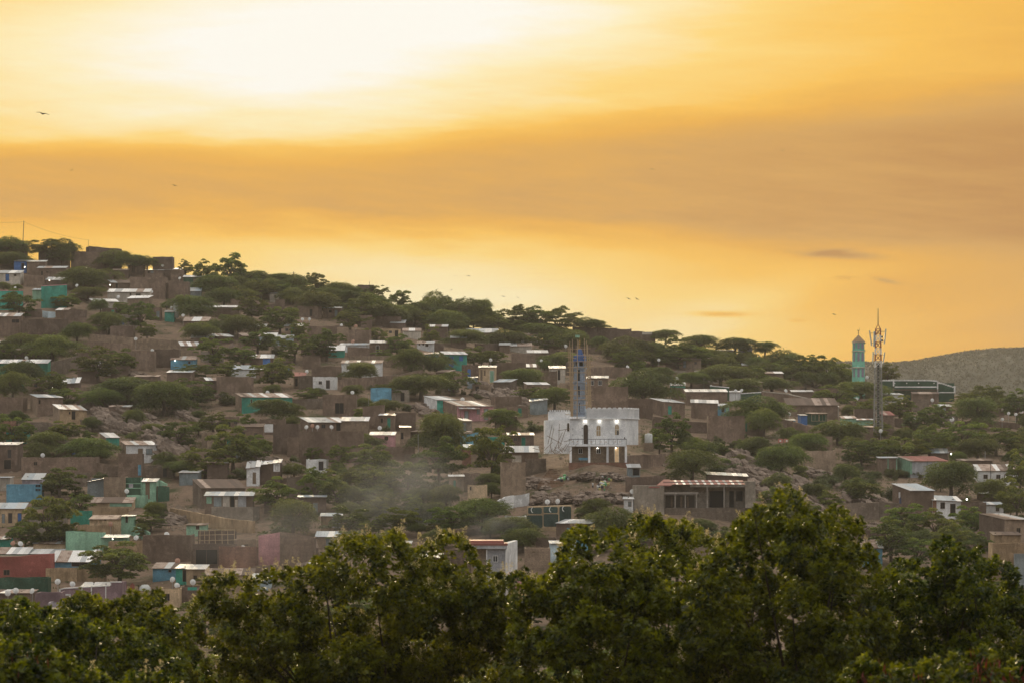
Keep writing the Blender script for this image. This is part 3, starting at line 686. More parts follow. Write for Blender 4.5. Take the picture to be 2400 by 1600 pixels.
h('tin hut with slanted sheet roof', 1243, 1283, 940, 966, 'sheet', 'grey', 4, tilt=-5, drop=.6)
h('mud house with bright roof and teal door', 1556, 1606, 940, 972, 'mud', 'white', 8, side=-28, ops=[('d', 1565, 1575, 950, 970, 'teal')], tilt=3)
h('tiny roof block among trees', 1542, 1560, 855, 868, 'mud')
h('green painted hut with dish', 1572, 1606, 902, 915, 'teal', 'white', 7)
wall('mud wall beyond the round acacia', [(1575, 907), (1630, 910)], 24, 'mud2')
h('grey skyline house among acacias', 1672, 1722, 821, 840, 'grey', 'grey', 2)
h('skyline hut with dark window', 1731, 1763, 813, 832, 'grey', 'white', 3, ops=[('w', 1750, 1756, 815, 820)])
h('small teal hut under skyline acacias', 1712, 1735, 832, 844, 'wblue', 'white', 3)
h('mud hut with grey corner roof', 1740, 1772, 855, 870, 'mud', 'grey', 4)
h('mud house below dark round trees', 1796, 1836, 874, 898, 'mud', 'white', 4)
h('half hidden mud block under dark trees', 1855, 1876, 872, 898, 'mud2')
wall('dark green wall with white border', [(1664, 904), (1709, 908)], 26, 'green', coping='white')
wall('second green wall with white border', [(1738, 922), (1784, 919)], 18, 'green', coping='white')
h('white hut between bordered walls', 1710, 1737, 918, 934, 'white', 'grey', 3)
h('long mud house with strip roofs', 1608, 1705, 917, 945, 'mud', 'white', 6, depth=5)
h('mud house with one white roof', 1620, 1682, 942, 976, 'mud', 'white', 7, tilt=2)
h('pale blue hut with dark window', 1681, 1709, 950, 970, 'blue', 'bluegrey', 5, ops=[('w', 1691, 1698, 954, 965), ('p', 1701, 1708, 952, 968, 'mint')])
h('large windowless mud block', 1660, 1745, 974, 1026, 'mud', depth=5, jit=.08)
h('narrow annex with green door', 1745, 1788, 984, 1014, 'mud2', ops=[('d', 1746, 1752, 984, 1010, 'dteal')])
h('long mud house with thatch brown roof', 1846, 1964, 948, 972, 'mud', 'brown', 16, depth=7)
wall('mud terrace with pale parapet', [(1786, 917), (1840, 922), (1902, 936)], 30, 'mud', coping='pale')
h('mud hut with tin strip roof', 1856, 1906, 917, 936, 'mud', 'white', 4)
h('pale walled house with pink patch', 1930, 1966, 952, 970, 'pale', 'grey', 3, ops=[('p', 1946, 1962, 960, 968, 'pink')])
h('tiny hut of deep blue boards', 1877, 1892, 972, 996, 'dblue', 'grey', 2)
h('green house with yellow window frames', 1892, 1938, 968, 990, 'green', 'brown', 2, ops=[('w', 1902, 1919, 970, 986, 'green', 'cream'), ('w', 1920, 1936, 970, 986, 'green', 'cream')])
h('light blue hut with open window', 1845, 1864, 984, 998, 'blue', 'white', 3, ops=[('w', 1852, 1859, 985, 995)])
h('mint house with square dark window', 1974, 2007, 979, 1000, 'mint', 'rust', 5, ops=[('w', 1989, 1997, 987, 996)])
h('bright green house behind the mast', 2007, 2048, 983, 1000, 'mint', 'white', 3)
h('mud house row left of the mast', 1940, 2046, 1000, 1022, 'mud2', 'rust', 3)
h('mud house on the upper rocky slope', 1888, 1951, 1022, 1058, 'mud', depth=4)
h('square mud block on rocky slope', 1888, 1958, 1055, 1097, 'mud3', depth=5)
# right
h('mud house behind the mast', 2003, 2052, 958, 992, 'mud2', depth=4)
h('mud house with dull red roof', 2068, 2096, 971, 1008, 'mud2', 'red', 8, side=-6)
h('mud hut under the green hall', 2140, 2200, 922, 940, 'mud', 'brown', 5)
h('mud hut with yellow gate', 2120, 2153, 990, 1006, 'mud2', ops=[('d', 2122, 2134, 996, 1006, 'cream')])
h('pair of mud rooms among right trees', 2308, 2332, 946, 968, 'mud', 'grey', 2)
h('mud room with pale corner', 2332, 2354, 950, 970, 'mud2', ops=[('p', 2347, 2352, 953, 964, 'pale')])
wall('low mud wall at the right slope', [(2250, 988), (2300, 984), (2390, 992)], 12, 'mud2')
h('metal roofed shed behind red roof', 2184, 2222, 1060, 1078, 'mud2', 'bluegrey', 10)
h('long grey house with dark red roof', 2134, 2226, 1079, 1114, 'grey', 'red', 11, side=-22, ops=[('p', 2133, 2138, 1079, 1110, 'mint'), ('p', 2174, 2176, 1080, 1112, 'sheet')], scol='mint')
h('low mint framed annex', 2060, 2104, 1072, 1104, 'mud', 'grey', 3, ops=[('p', 2080, 2083, 1074, 1104, 'mint'), ('p', 2100, 2103, 1074, 1104, 'mint')])
h('white house with rusty tile roof', 2292, 2386, 1101, 1127, 'white', 'rust', 14, ops=[('w', 2305, 2315, 1111, 1121), ('w', 2335, 2345, 1111, 1121), ('d', 2354, 2364, 1110, 1126)])
h('brown hut above the white tile house', 2248, 2326, 1078, 1098, 'mud2', 'brown', 4)
h('tall mud house with grey sheet roof', 2133, 2192, 1148, 1206, 'mud', 'bluegrey', 16, side=-22, depth=7)
h('white house with broken plaster corner', 2186, 2252, 1170, 1206, 'white', 'bluegrey', 11, D=528, ops=[('p', 2186, 2195, 1172, 1200, 'brick'), ('w', 2204, 2215, 1176, 1191, 'dark'), ('d', 2227, 2240, 1179, 1205, 'dark')], tilt=3)
h('low mud house right of white house', 2252, 2312, 1176, 1206, 'mud2')
h('white hut under grey sheets', 2312, 2352, 1181, 1202, 'white', 'bluegrey', 6, ops=[('w', 2334, 2342, 1188, 1197)])
h('mud hut behind thorny bare tree', 2300, 2342, 1155, 1172, 'mud2', 'bluegrey', 4)
h('stained brown house at right edge', 2356, 2416, 1216, 1300, 'mud3', 'rust', 14, side=-42, scol='mud2', ops=[('w', 2384, 2394, 1236, 1248)])
h('ochre hut stepped below stained house', 2330, 2392, 1252, 1300, 'ochre', 'brown', 7, D=478)
h('stained ochre wall house at right edge', 2326, 2420, 1272, 1380, 'ochre', D=462, depth=4, ops=[('d', 2376, 2412, 1296, 1376, 'sheet', 'steel')])
wall('rubble stone wall below the rocks', [(1990, 1178), (2060, 1176), (2108, 1178)], 38, 'stone', th=.5)
h('block walled yard with plastered end', 2058, 2106, 1178, 1212, 'block', D=522)
wall('lower mud wall among rubble', [(1964, 1244), (2020, 1242), (2076, 1243)], 20, 'mud2')
h('hut with patched rusty roof', 2022, 2068, 1282, 1320, 'blue', 'rust', 18)
# middle left
h('blue walled house with lit lamp', 400, 458, 842, 862, 'blue', 'rust', 8, ops=[('w', 441, 446, 846, 852)])
h('house with white roof and blue door', 585, 640, 838, 858, 'mud2', 'white', 8, ops=[('p', 616, 633, 840, 856, 'dblue')])
h('white house behind grey sheet roof', 542, 602, 864, 884, 'white', 'bluegrey', 9, side=-12, scol='mud')
h('narrow mud room with white roof', 484, 513, 890, 920, 'mud2', 'white', 6, side=-4)
h('big square mud house', 519, 592, 882, 928, 'mud', side=-6, depth=5)
h('pinkish roofed hut with porch', 688, 714, 880, 906, 'mud3', 'red', 8, ops=[('d', 691, 698, 886, 904)])
h('rubble stone house with dish', 700, 736, 880, 908, 'stone', D=698)
h('roofless mud walls above stone house', 709, 750, 835, 862, 'mud', depth=4)
h('stepped mud yard with cactus', 730, 800, 858, 884, 'mud')
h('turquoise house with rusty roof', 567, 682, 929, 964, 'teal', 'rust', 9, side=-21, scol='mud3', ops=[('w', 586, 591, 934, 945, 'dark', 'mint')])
wall('rubble wall right of turquoise house', [(682, 934), (720, 934), (757, 932)], 20, 'stone')
h('flat mud house with dark recess', 756, 835, 924, 972, 'mud', ops=[('w', 785, 806, 943, 969)], depth=6)
h('mud yard house with white sheet gate', 609, 668, 982, 1014, 'mud', ops=[('p', 612, 640, 993, 1012, 'white')])
h('tall narrow mud block', 640, 700, 993, 1058, 'mud2', depth=4)
h('mud house built on the terrace', 673, 718, 1023, 1064, 'mud', D=594)
h('mud house with wide white roof', 724, 872, 988, 1008, 'mud', 'white', 11, side=-20, ops=[('w', 752, 762, 993, 1003, 'glass'), ('d', 786, 797, 990, 1008), ('w', 835, 842, 992, 1000, 'glass')], depth=7)
h('high mud terrace under the white roof', 700, 852, 1010, 1078, 'mud', D=588, depth=4, jit=.1)
h('tall mud house behind green door house', 850, 900, 952, 1004, 'mud', depth=5, tilt=-4)
h('mud room with open green door', 888, 925, 972, 1010, 'mud', 'white', 4, ops=[('d', 907, 916, 978, 1006, 'dteal'), ('w', 892, 898, 979, 990)])
h('mud walls right of green door', 926, 974, 966, 1006, 'mud2')
h('narrow mud house with grey door', 938, 962, 1000, 1044, 'mud3', 'white', 3, ops=[('d', 939, 946, 1012, 1028)], side=0)
h('mud yard below the narrow house', 902, 972, 1046, 1072, 'mud', depth=3)
h('pale pink house with small window', 866, 924, 1018, 1050, 'pink', 'white', 7, ops=[('w', 901, 910, 1022, 1031)])
h('mud house with corner of white roof', 800, 862, 985, 1016, 'mud3', 'white', 9, D=618)
h('white gabled house with teal end', 1025, 1078, 936, 964, 'teal', 'white', 9, side=-34, scol='white', ops=[('p', 1038, 1078, 938, 964, 'mud')])
h('bright pink house with grey door', 1072, 1157, 950, 984, 'pink', 'rust', 12, side=-34, scol='mud', ops=[('w', 1117, 1125, 957, 970, 'sheet'), ('d', 1134, 1144, 956, 983, 'sheet'), ('d', 1088, 1098, 962, 983, 'sheet')], awn=(1074, 1120, 956, 'white'))
h('brick hut under tall trees', 1083, 1104, 1048, 1090, 'brick', 'bluegrey', 8)
h('mud house with slim teal door', 1053, 1087, 1115, 1152, 'mud3', 'white', 4, ops=[('d', 1062, 1069, 1124, 1150, 'dteal')])
h('rubble topped mud room', 1087, 1126, 1108, 1140, 'mud')
h('plaster walled yard with small window', 1096, 1142, 1136, 1168, 'cream', ops=[('w', 1101, 1105, 1139, 1148)], D=512)
h('mud house with low grey roofs', 1182, 1262, 1058, 1086, 'mud', 'grey', 14, ops=[('p', 1200, 1222, 1066, 1082, 'pale'), ('w', 1201, 1206, 1068, 1080)])
h('brown block below grey roofs', 1175, 1232, 1083, 1128, 'mud3', D=515, depth=4)
h('stone yard left of the mosque stairs', 1232, 1280, 1074, 1100, 'stone')
# below and right of the mosque
wall('mud wall right of the mosque arcade', [(1472, 1066), (1530, 1064), (1592, 1060)], 26, 'mud')
wall('retaining wall above the unfinished house', [(1468, 1118), (1520, 1116), (1560, 1112)], 28, 'mud2')
h('small tin shed below the mosque', 1472, 1500, 1094, 1114, 'sheet', 'bluegrey', 8, D=522, ops=[('d', 1483, 1499, 1097, 1113)], drop=.3)
wall('white stepped wall down the slope', [(1169, 1172), (1185, 1164), (1205, 1160), (1240, 1155)], 26, 'white')
h('white wall beside crescent panels', 1184, 1234, 1209, 1236, 'white', depth=3)
h('mud house below the crescent panels', 1304, 1384, 1225, 1262, 'mud', 'grey', 9, ops=[('d', 1328, 1340, 1235, 1254, 'blue')], side=24)
h('stacked dark mud rooms', 1256, 1304, 1259, 1290, 'mud2', depth=4)
h('mud house behind bare branches', 1231, 1290, 1284, 1330, 'mud3', D=478, ops=[('w', 1247, 1255, 1291, 1294)])
h('pale teal house behind bare branches', 1290, 1350, 1272, 1312, 'wblue', 'white', 6, D=490)
h('turquoise corner house under leaves', 1345, 1378, 1260, 1300, 'blue', 'grey', 5)
h('pink house beside the grey tower house', 1192, 1240, 1345, 1420, 'pink', 'rust', 5, ops=[('d', 1194, 1200, 1350, 1400, 'mint')])
# bottom left quarter
h('mud house at the left edge', -10, 41, 1041, 1102, 'mud2', 'white', 6, ops=[('d', 17, 28, 1052, 1072, 'iron'), ('d', 9, 27, 1076, 1098)])
h('long mud house with one window', 50, 226, 1071, 1110, 'mud', ops=[('w', 79, 88, 1081, 1090)], depth=4, jit=.12)
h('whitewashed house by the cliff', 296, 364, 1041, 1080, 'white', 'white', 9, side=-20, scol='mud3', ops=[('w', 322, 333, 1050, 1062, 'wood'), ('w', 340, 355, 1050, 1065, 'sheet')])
h('mud base under whitewashed house', 277, 332, 1062, 1116, 'mud', D=562, depth=3, ops=[('d', 323, 332, 1087, 1113, 'blue')])
h('white roofed house with teal end', 249, 278, 1024, 1044, 'teal', 'white', 11, side=-24, scol='mud')
h('grey roofed house above blue wall', 52, 98, 1122, 1142, 'lilac', 'grey', 14)
h('sky blue wall house', 15, 97, 1134, 1172, 'blue', ops=[('w', 82, 95, 1134, 1141, 'dark', 'blue'), ('w', 82, 95, 1144, 1150, 'dark', 'blue')], depth=4, jit=.01)
h('stained grey hut at left edge', -10, 23, 1118, 1146, 'pale', 'grey', 2)
h('grey sheet fence house', 205, 244, 1128, 1164, 'sheet', 'grey', 2, tilt=-8)
h('plain brown house beside green panels', 243, 294, 1117, 1164, 'mud3', depth=4)
h('dark green panelled house', 294, 332, 1118, 1162, 'green', ops=[('p', 294, 331, 1131, 1133, 'mint'), ('p', 294, 331, 1142, 1144, 'mint'), ('p', 302, 312, 1133, 1142, 'lilac'), ('p', 330, 332, 1118, 1158, 'mint')], jit=.01)
h('mint house with wooden door', 333, 366, 1127, 1172, 'mint', 'white', 7, ops=[('d', 341, 351, 1129, 1168, 'wood')])
wall('stepped mint wall end', [(362, 1124), (376, 1126), (389, 1133)], 14, 'mint')
h('dark green leaning wall house', 370, 396, 1139, 1172, 'green', side=-22, scol='mud3')
h('mint terrace below green panels', 297, 341, 1160, 1184, 'mint', D=542, depth=3)
h('cream house under ribbed rusty roof', 213, 310, 1176, 1194, 'cream', 'rust', 12, ops=[('p', 257, 309, 1177, 1186, 'mint')])
h('cream row house with three doors', -10, 56, 1190, 1228, 'cream', 'bluegrey', 13, ops=[('d', 4, 12, 1203, 1225, 'sheet'), ('d', 19, 29, 1201, 1225, 'iron'), ('d', 41, 51, 1201, 1227, 'dblue')])
wall('teal wall right of the big tree', [(165, 1197), (216, 1195)], 30, 'dteal')
h('cream house with mint end', 210, 284, 1215, 1250, 'cream', 'rust', 9, ops=[('w', 245, 249, 1216, 1219)])
h('mint gable with dark window', 284, 312, 1208, 1250, 'mint', 'grey', 2, ops=[('d', 294, 300, 1208, 1224)])
wall('mint garden wall end', [(312, 1232), (330, 1236), (349, 1246)], 20, 'mint')
h('mint wall house with dark streaks', 154, 240, 1244, 1290, 'mint', ops=[], depth=4, jit=.02, tilt=4)
h('stained parapet above mint wall', 176, 262, 1230, 1256, 'ochre', D=521, depth=4)
h('mint lean-to with lit lamp', 238, 298, 1258, 1288, 'mint', 'bluegrey', 6, D=500)
h('grey porch beside mint wall', 116, 153, 1246, 1278, 'lilac', 'grey', 5, tilt=-5, ops=[('d', 122, 132, 1252, 1275)])
h('green hut at left edge', -10, 22, 1262, 1280, 'teal', 'rust', 7)
h('cream topped row under sheet roofs', 78, 153, 1272, 1292, 'cream', 'rust', 6)
h('teal row house under long roof', -10, 64, 1296, 1318, 'teal', 'rust', 14)
h('house with long pale sheet roof', 60, 140, 1296, 1314, 'pale', 'white', 10)
h('red walled house with hooded window', -14, 118, 1306, 1352, 'red', ops=[('w', 8, 23, 1334, 1347)], tilt=-8, jit=.01, depth=5)
h('green house under the red wall', -14, 112, 1354, 1392, 'green', D=456, depth=4)
h('teal house under patched rusty roof', 120, 226, 1314, 1336, 'blue', 'rust', 24, ops=[('w', 168, 207, 1311+4, 1326)])
wall('long ochre stained wall', [(107, 1330), (180, 1330), (248, 1331)], 28, 'ochre')
h('mud hut left of purple house', -14, 72, 1388, 1410, 'mud2', 'rust', 6)
h('plain wing of purple house', 82, 142, 1388, 1440, 'purple', D=430, depth=4)
h('pinkish low house under branches', 112, 214, 1412, 1460, 'lilac', D=418, depth=4, ops=[('w', 196, 200, 1420, 1424), ('d', 205, 213, 1416, 1450, 'sheet')])
h('big brown retaining wall house', 334, 448, 1253, 1310, 'mud', depth=4, jit=.1)
h('stained cream wall house', 254, 334, 1268, 1296, 'ochre', D=494)
h('blue house below the brown wall', 358, 412, 1330, 1352, 'blue', 'rust', 12, ops=[('w', 395, 402, 1334, 1340)])
h('teal house with dark doorway', 412, 438, 1330, 1364, 'teal', 'grey', 8, ops=[('d', 428, 437, 1334, 1362)])
h('cream house with small window', 437, 480, 1332, 1368, 'cream', 'bluegrey', 9, ops=[('w', 453, 462, 1347, 1360)])
h('mud row with dark tile roof', 480, 592, 1346, 1372, 'cream', 'brown', 14)
h('ruined cream house front', 375, 420, 1378, 1418, 'cream', ops=[('w', 386, 398, 1390, 1407)], jit=.2)
h('grey low house with washing', 420, 476, 1374, 1408, 'mud2', ops=[('p', 440, 462, 1369+6, 1382, 'teal'), ('p', 463, 477, 1376, 1384, 'purple')], D=448)
h('hut with bright blue roof', 590, 632, 1353, 1376, 'wblue', 'bluegrey', 9)
h('hut with white roof above leaves', 724, 764, 1321, 1344, 'mud', 'white', 9)
# lower centre-left
h('tin hut in the thicket', 420, 464, 1106, 1132, 'sheet', 'white', 5, drop=.4)
h('white gabled hut with wooden door', 578, 608, 1096, 1134, 'white', 'white', 14, tilt=-5, ops=[('d', 592, 600, 1106, 1133, 'wood')], depth=4)
h('long mud side of white gabled hut', 608, 657, 1088, 1128, 'mud2', 'white', 8, tilt=-6, ops=[('p', 641, 656, 1084, 1104, 'white'), ('w', 646, 652, 1088, 1102)], D=573)
h('stone house with brown sheet roof', 472, 572, 1142, 1178, 'stone', 'brown', 20, side=-18, D=566, depth=7)
h('house with curtains and grey roofs', 480, 592, 1160, 1192, 'mud', 'bluegrey', 9, side=0, D=545, ops=[('p', 484, 496, 1163, 1179, 'mint'), ('d', 500, 520, 1163, 1186, 'sheet'), ('p', 522, 538, 1161, 1188, 'pale'), ('d', 539, 550, 1161, 1189, 'dark'), ('p', 551, 557, 1170, 1190, 'pale'), ('p', 558, 577, 1161, 1189, 'grey')], depth=4)
h('block terrace below curtained house', 492, 592, 1188, 1216, 'block', D=538, depth=3, side=26)
wall('orange stained retaining wall', [(398, 1189), (455, 1200), (530, 1214), (592, 1221)], 24, 'ochre', th=.6)
h('mint hut with tiny window', 437, 482, 1229, 1250, 'mint', 'brown', 4, ops=[('w', 459, 467, 1231, 1240)])
h('brown house below the stick fence', 452, 552, 1274, 1330, 'mud2', depth=4, ops=[('w', 458, 510, 1286, 1322)])
h('brown brick walled house', 513, 600, 1280, 1334, 'brick', D=487, depth=4, tilt=2)
h('mud room with vent holes', 548, 600, 1264, 1290, 'mud3', ops=[('w', 572, 582, 1274, 1278)])
h('pink wall house with slanting top', 606, 656, 1254, 1318, 'pink', tilt=-7, jit=.02, depth=3, D=490)
h('large mud wall sloping right', 656, 736, 1247, 1326, 'mud', tilt=12, depth=4, D=492)
h('ruined rubble stone hut', 672, 736, 1116, 1160, 'stone', jit=.25, depth=4)
h('hut with dented blue roof', 740, 794, 1256, 1280, 'mud3', 'bluegrey', 12, ops=[('p', 764, 792, 1258, 1278, 'sheet')])
h('ochre hut behind the pale tree', 752, 800, 1208, 1242, 'ochre', 'bluegrey', 7, ops=[('p', 779, 798, 1212, 1236, 'grey')])
h('small house seen through branches', 980, 1040, 1305, 1350, 'mud2', 'bluegrey', 8, D=462)
h('teal hut behind the flowering tree', 930, 962, 1272, 1300, 'teal', 'white', 5)
h('mud wall behind flowering tree', 1040, 1110, 1290, 1340, 'mud2', D=470)

# left middle
h('deep green house with white roof', -10, 112, 850, 884, 'dteal', 'white', 8)
h('sagging hut with tilted metal sheets', 126, 184, 900, 914, 'mud2', 'bluegrey', 12, tilt=-5)
h('mud house with grey strip roof', 88, 144, 930, 974, 'mud', 'bluegrey', 7, side=-31, scol='mud3', ops=[('w', 70+20, 95, 936, 946)])
h('ochre fronted house with curved white roof', 140, 200, 957, 1002, 'ochre', 'white', 11, side=-28, scol='mud3', tilt=3, ops=[('d', 166, 175, 962, 982), ('w', 160, 164, 964, 970)])
h('mud wall house at the left rocks', -8, 54, 930, 964, 'mud')
h('brown hut under dark thicket', 36, 96, 820, 846, 'mud2', 'brown', 4)
wall('long upper brown wall with broken top', [(208, 783), (265, 786), (312, 791), (400, 797), (440, 799)], 24, 'mud3')
wall('long lower brown wall beside acacias', [(180, 801), (240, 801), (303, 806)], 34, 'mud')
h('brown walled yard with white dish', 302, 362, 822, 866, 'mud', depth=5)
h('stepped brown yard wall house', 362, 420, 818, 856, 'mud2', depth=4)
wall('rubble wall going down left', [(112, 850), (150, 842), (186, 832)], 30, 'stone')
h('mud rooms beside the wide blank house', 388, 436, 664, 700, 'mud2', depth=4)
h('mud terrace rooms above yellow acacia', 225, 262, 640, 664, 'mud', depth=4)
wall('mud wall under the turquoise wall', [(60, 726), (98, 724)], 16, 'mud2')
h('plain mud room below skyline bushes', 540, 582, 700, 726, 'mud', depth=4)
wall('mud wall between bushy trees', [(600, 716), (650, 712)], 16, 'mud2')
h('mud room beneath emblem house', 720, 775, 792, 812, 'mud2', depth=4)
wall('mud wall left of cubic room', [(815, 812), (868, 815)], 22, 'mud')
h('mud house half behind ridge acacias', 560, 590, 650, 672, 'mud2', depth=4)
h('low mud house right of emblem house', 880, 940, 742, 760, 'mud2', depth=4)
wall('mud wall right of drooping acacia', [(990, 800), (1040, 806)], 16, 'mud2')
h('mud block left of tilted hut', 905, 935, 790, 812, 'mud', depth=4)
h('mud house uphill of turquoise wall', 420, 470, 700, 724, 'mud2', depth=4)
wall('mud wall right of sheet fence', [(160, 752), (250, 764)], 22, 'mud')
wall('dark mud wall right of big brown wall', [(1530, 975), (1600, 985), (1660, 990)], 24, 'mud2')
wall('mud wall below thatch brown roof', [(1800, 975), (1850, 985), (1905, 1000)], 18, 'mud')
h('mud room left of light blue hut', 1796, 1844, 985, 1004, 'mud2', depth=4)
wall('mud wall right of dull red roof', [(2096, 978), (2120, 982)], 18, 'mud2')
h('mud house below mast base', 2075, 2110, 1008, 1026, 'mud2', depth=4)
wall('mud wall left of green panels', [(226, 1084), (276, 1092)], 30, 'mud')
wall('mud wall below cream mint house', [(205, 1188), (300, 1190)], 22, 'ochre')
h('brown room left of brick walled house', 448, 513, 1290, 1330, 'mud', depth=4)
wall('brown yard wall above pale hut', [(736, 1262), (742, 1282)], 30, 'mud2')
wall('mud wall below brown brick house', [(592, 1326), (650, 1322)], 20, 'mud')

# ------------------------------------------------------------------ mosque
def vprism(plan, z0, z1):
    mb = MB(); n = len(plan); mb.v = [(x, y, z0) for x, y in plan] + [(x, y, z1) for x, y in plan]
    mb.f = [tuple(range(n-1, -1, -1)), tuple(range(n, 2*n))] + [(i, (i+1) % n, n+(i+1) % n, n+i) for i in range(n)]
    return mb
def arch(x0, x1, z0, z1, y0, y1, n=8):
    r_ = (x1-x0)/2; c = (x0+x1)/2; pts = [(x0, z0), (x1, z0)] + [(c+r_*math.cos(math.pi*i/n), z1-r_+r_*math.sin(math.pi*i/n)) for i in range(n+1)]
    return MB().prism(pts, y0, y1)
def arched(th, name, x0, x1, z0, z1, y, mat, fmat):
    lf = arch(x0+.07, x1-.07, z0+.05, z1-.07, y-.03, y+.05).build(name, mat, th)
    fr = MB(); n = 8
    def ring(a0, a1, b0, b1, rr): 
        r_ = (a1-a0)/2; c = (a0+a1)/2
        return [(a0, b0)] + [(c-r_*math.cos(math.pi*i/n), b1-r_+r_*math.sin(math.pi*i/n)) for i in range(n+1)] + [(a1, b0)]
    A_, B_ = ring(x0, x1, z0, z1, 0), ring(x0+.08, x1-.08, z0+.08, z1-.08, 0)
    for i in range(len(A_)-1):
        p = [A_[i], A_[i+1], B_[i+1], B_[i]]
        fr.hexa([(p[0][0], y-.09, p[0][1]), (p[1][0], y-.09, p[1][1]), (p[2][0], y-.09, p[2][1]), (p[3][0], y-.09, p[3][1]), (p[0][0], y+.03, p[0][1]), (p[1][0], y+.03, p[1][1]), (p[2][0], y+.03, p[2][1]), (p[3][0], y+.03, p[3][1])])
    fr.build('frame', fmat, lf); return lf
MD = gd(1403, 1082); K = MD/F; MX = 1403
mq = empty('mosque', P(MX, 1082, MD)); lx = lambda p: (p-MX)*K; lz = lambda p: (1082-p)*K
WM = W['mosque']; RAW = wallmat('concrete', (.33, .29, .25), 0, .4)
UY = 1.25
vprism([(lx(1336), UY), (lx(1470), UY), (lx(1500), UY+6), (lx(1496), UY+12), (lx(1336), UY+12)], lz(1041), lz(979)).build('upper_storey', WM, mq)
pw = vprism([(lx(1375), UY-.18), (lx(1471), UY-.18), (lx(1502), UY+6), (lx(1499), UY+6.2), (lx(1470), UY+.15), (lx(1375), UY+.15)], lz(979)+.002, lz(957.5)).build('parapet', WM, mq)
for i in range(8):
    c = lx(1375)+(lx(1471)-lx(1375))*(i+.5)/8; wv_ = (lx(1471)-lx(1375))/8
    MB().prism([(c-wv_*.48, lz(957.5)), (c+wv_*.48, lz(957.5)), (c+wv_*.38, lz(955)), (c+wv_*.2, lz(953.6)), (c-wv_*.2, lz(953.6)), (c-wv_*.38, lz(955))], UY-.18, UY+.12).build('merlon', WM, pw)
for i in range(7):
    u = (i+.5)/7; cx, cy = lx(1471)+(lx(1502)-lx(1471))*u, UY-.18+6.1*u; s_ = .33
    MB().hexa([(cx-.18, cy-s_, lz(957.6)), (cx+.08, cy-s_*.9, lz(957.6)), (cx+.2, cy+s_, lz(957.6)), (cx-.06, cy+s_, lz(957.6)), (cx-.12, cy-s_*.6, lz(954)), (cx+.03, cy-s_*.6, lz(954)), (cx+.12, cy+s_*.6, lz(954)), (cx-.02, cy+s_*.6, lz(954))]).build('merlon', WM, pw)
vprism([(lx(1335), UY-.42), (lx(1472), UY-.42), (lx(1504), UY+6), (lx(1501), UY+6.4), (lx(1470), UY+.1), (lx(1335), UY+.1)], lz(980.5), lz(979)-.001).build('cornice', WM, mq)
MB().box(lx(1336), lx(1373), UY-.22, UY+2.5, lz(979)+.003, lz(975)).build('minaret_ledge', WM, mq)
# left annex with its own battlements and the angular bay
an = vprism([(lx(1286), 5.5), (lx(1339), 5.0), (lx(1339), 10), (lx(1286), 10)], lz(1010), lz(962)).build('annex_wall', W['pale'] if False else WM, mq)
for i in range(9):
    c = lx(1288)+(lx(1337)-lx(1288))*(i+.5)/9; MB().box(c-.14, c+.14, 5.1, 5.4+.1, lz(962)-.01, lz(958.5)).build('merlon', WM, an)
vprism([(lx(1336), 1.3), (lx(1336), 9.5), (lx(1276), 9.5), (lx(1279), 5.2), (lx(1300), 1.5)][::-1], lz(1062), lz(983)).build('bay', WM, mq)
arched(mq, 'window', lx(1329.5), lx(1334.5), lz(1010), lz(990), 1.28, DARK, WOOD)
# arcade
MB().box(lx(1332), lx(1468), -.15, UY+1.2, lz(1045), lz(1041)-.002).build('balcony_slab', WM, mq)
MB().box(lx(1338), lx(1469), UY+.6, UY+.9, lz(1090), lz(1045)-.003).build('stone_wall', wallmat('dressed_stone', (.36, .28, .20), .95, .3, .9, .8), mq)
for c in (1337.5, 1381, 1424, 1467): MB().box(lx(c-2.6), lx(c+2.6), -.02, .40, lz(1090), lz(1045)-.004).build('column', WM, mq)
MB().box(lx(1333), lx(1474), -.5, .8+UY, lz(1108), lz(1083)).build('plinth', W['brick'], mq)
rl = MB(); zt_, zb_ = lz(1028), lz(1041)+.03
for c in np.linspace(1334, 1468, 14): rl.bar((lx(c), -.1, zb_), (lx(c), -.1, zt_), .03, n=4)
rl.bar((lx(1333), -.1, zt_), (lx(1469), -.1, zt_), .05, n=4); rl.bar((lx(1333), -.1, zb_+.1), (lx(1469), -.1, zb_+.1), .022, n=4); rl.bar((lx(1468), -.1, zt_), (lx(1468), UY, zt_), .03, n=4); rl.bar((lx(1334), -.1, zt_), (lx(1334), UY, zt_), .03, n=4)
rail = rl.build('railing', IRON, mq)
for c in (1342, 1353, 1386, 1409, 1420, 1442, 1453):
    pts = [(lx(c)+.17*math.cos(t_), .5*(zt_+zb_)-.1+.19*math.sin(t_)) for t_ in np.linspace(0, math.pi, 7)]
    MB().prism(pts + [(x*.55+lx(c)*.45, z*.55+(.5*(zt_+zb_)-.1)*.45) for x, z in pts[::-1]], -.13, -.09).build('medallion', plain('ochre_metal', (.35, .2, .08), .6), rail)
dr = arched(mq, 'doorway', lx(1368), lx(1378.5), lz(1040), lz(993.5), UY, plain('dark_doorway', (.06, .04, .03), .9), IRON)  # flat dark brown panel fills the arch
PANE = plain('tan_shutter', (.42, .31, .18), .6)
for x0, x1, z0, z1 in ((1397.5, 1409, 1020.5, 995), (1441, 1452, 1018.5, 992.5)):
    w_ = arched(mq, 'window', lx(x0), lx(x1), lz(z0), lz(z1), UY, PANE, WHITE)
    MB().box(lx((x0+x1)/2)-.025, lx((x0+x1)/2)+.025, UY-.07, UY-.032, lz(z0)+.1, lz(z1)-.15).build('mullion', WHITE, w_)
    MB().box(lx(x0)+.1, lx(x1)-.1, UY-.075, UY-.033, lz((z0+z1)/2)-.03, lz((z0+z1)/2)+.03).build('transom', WHITE, w_)
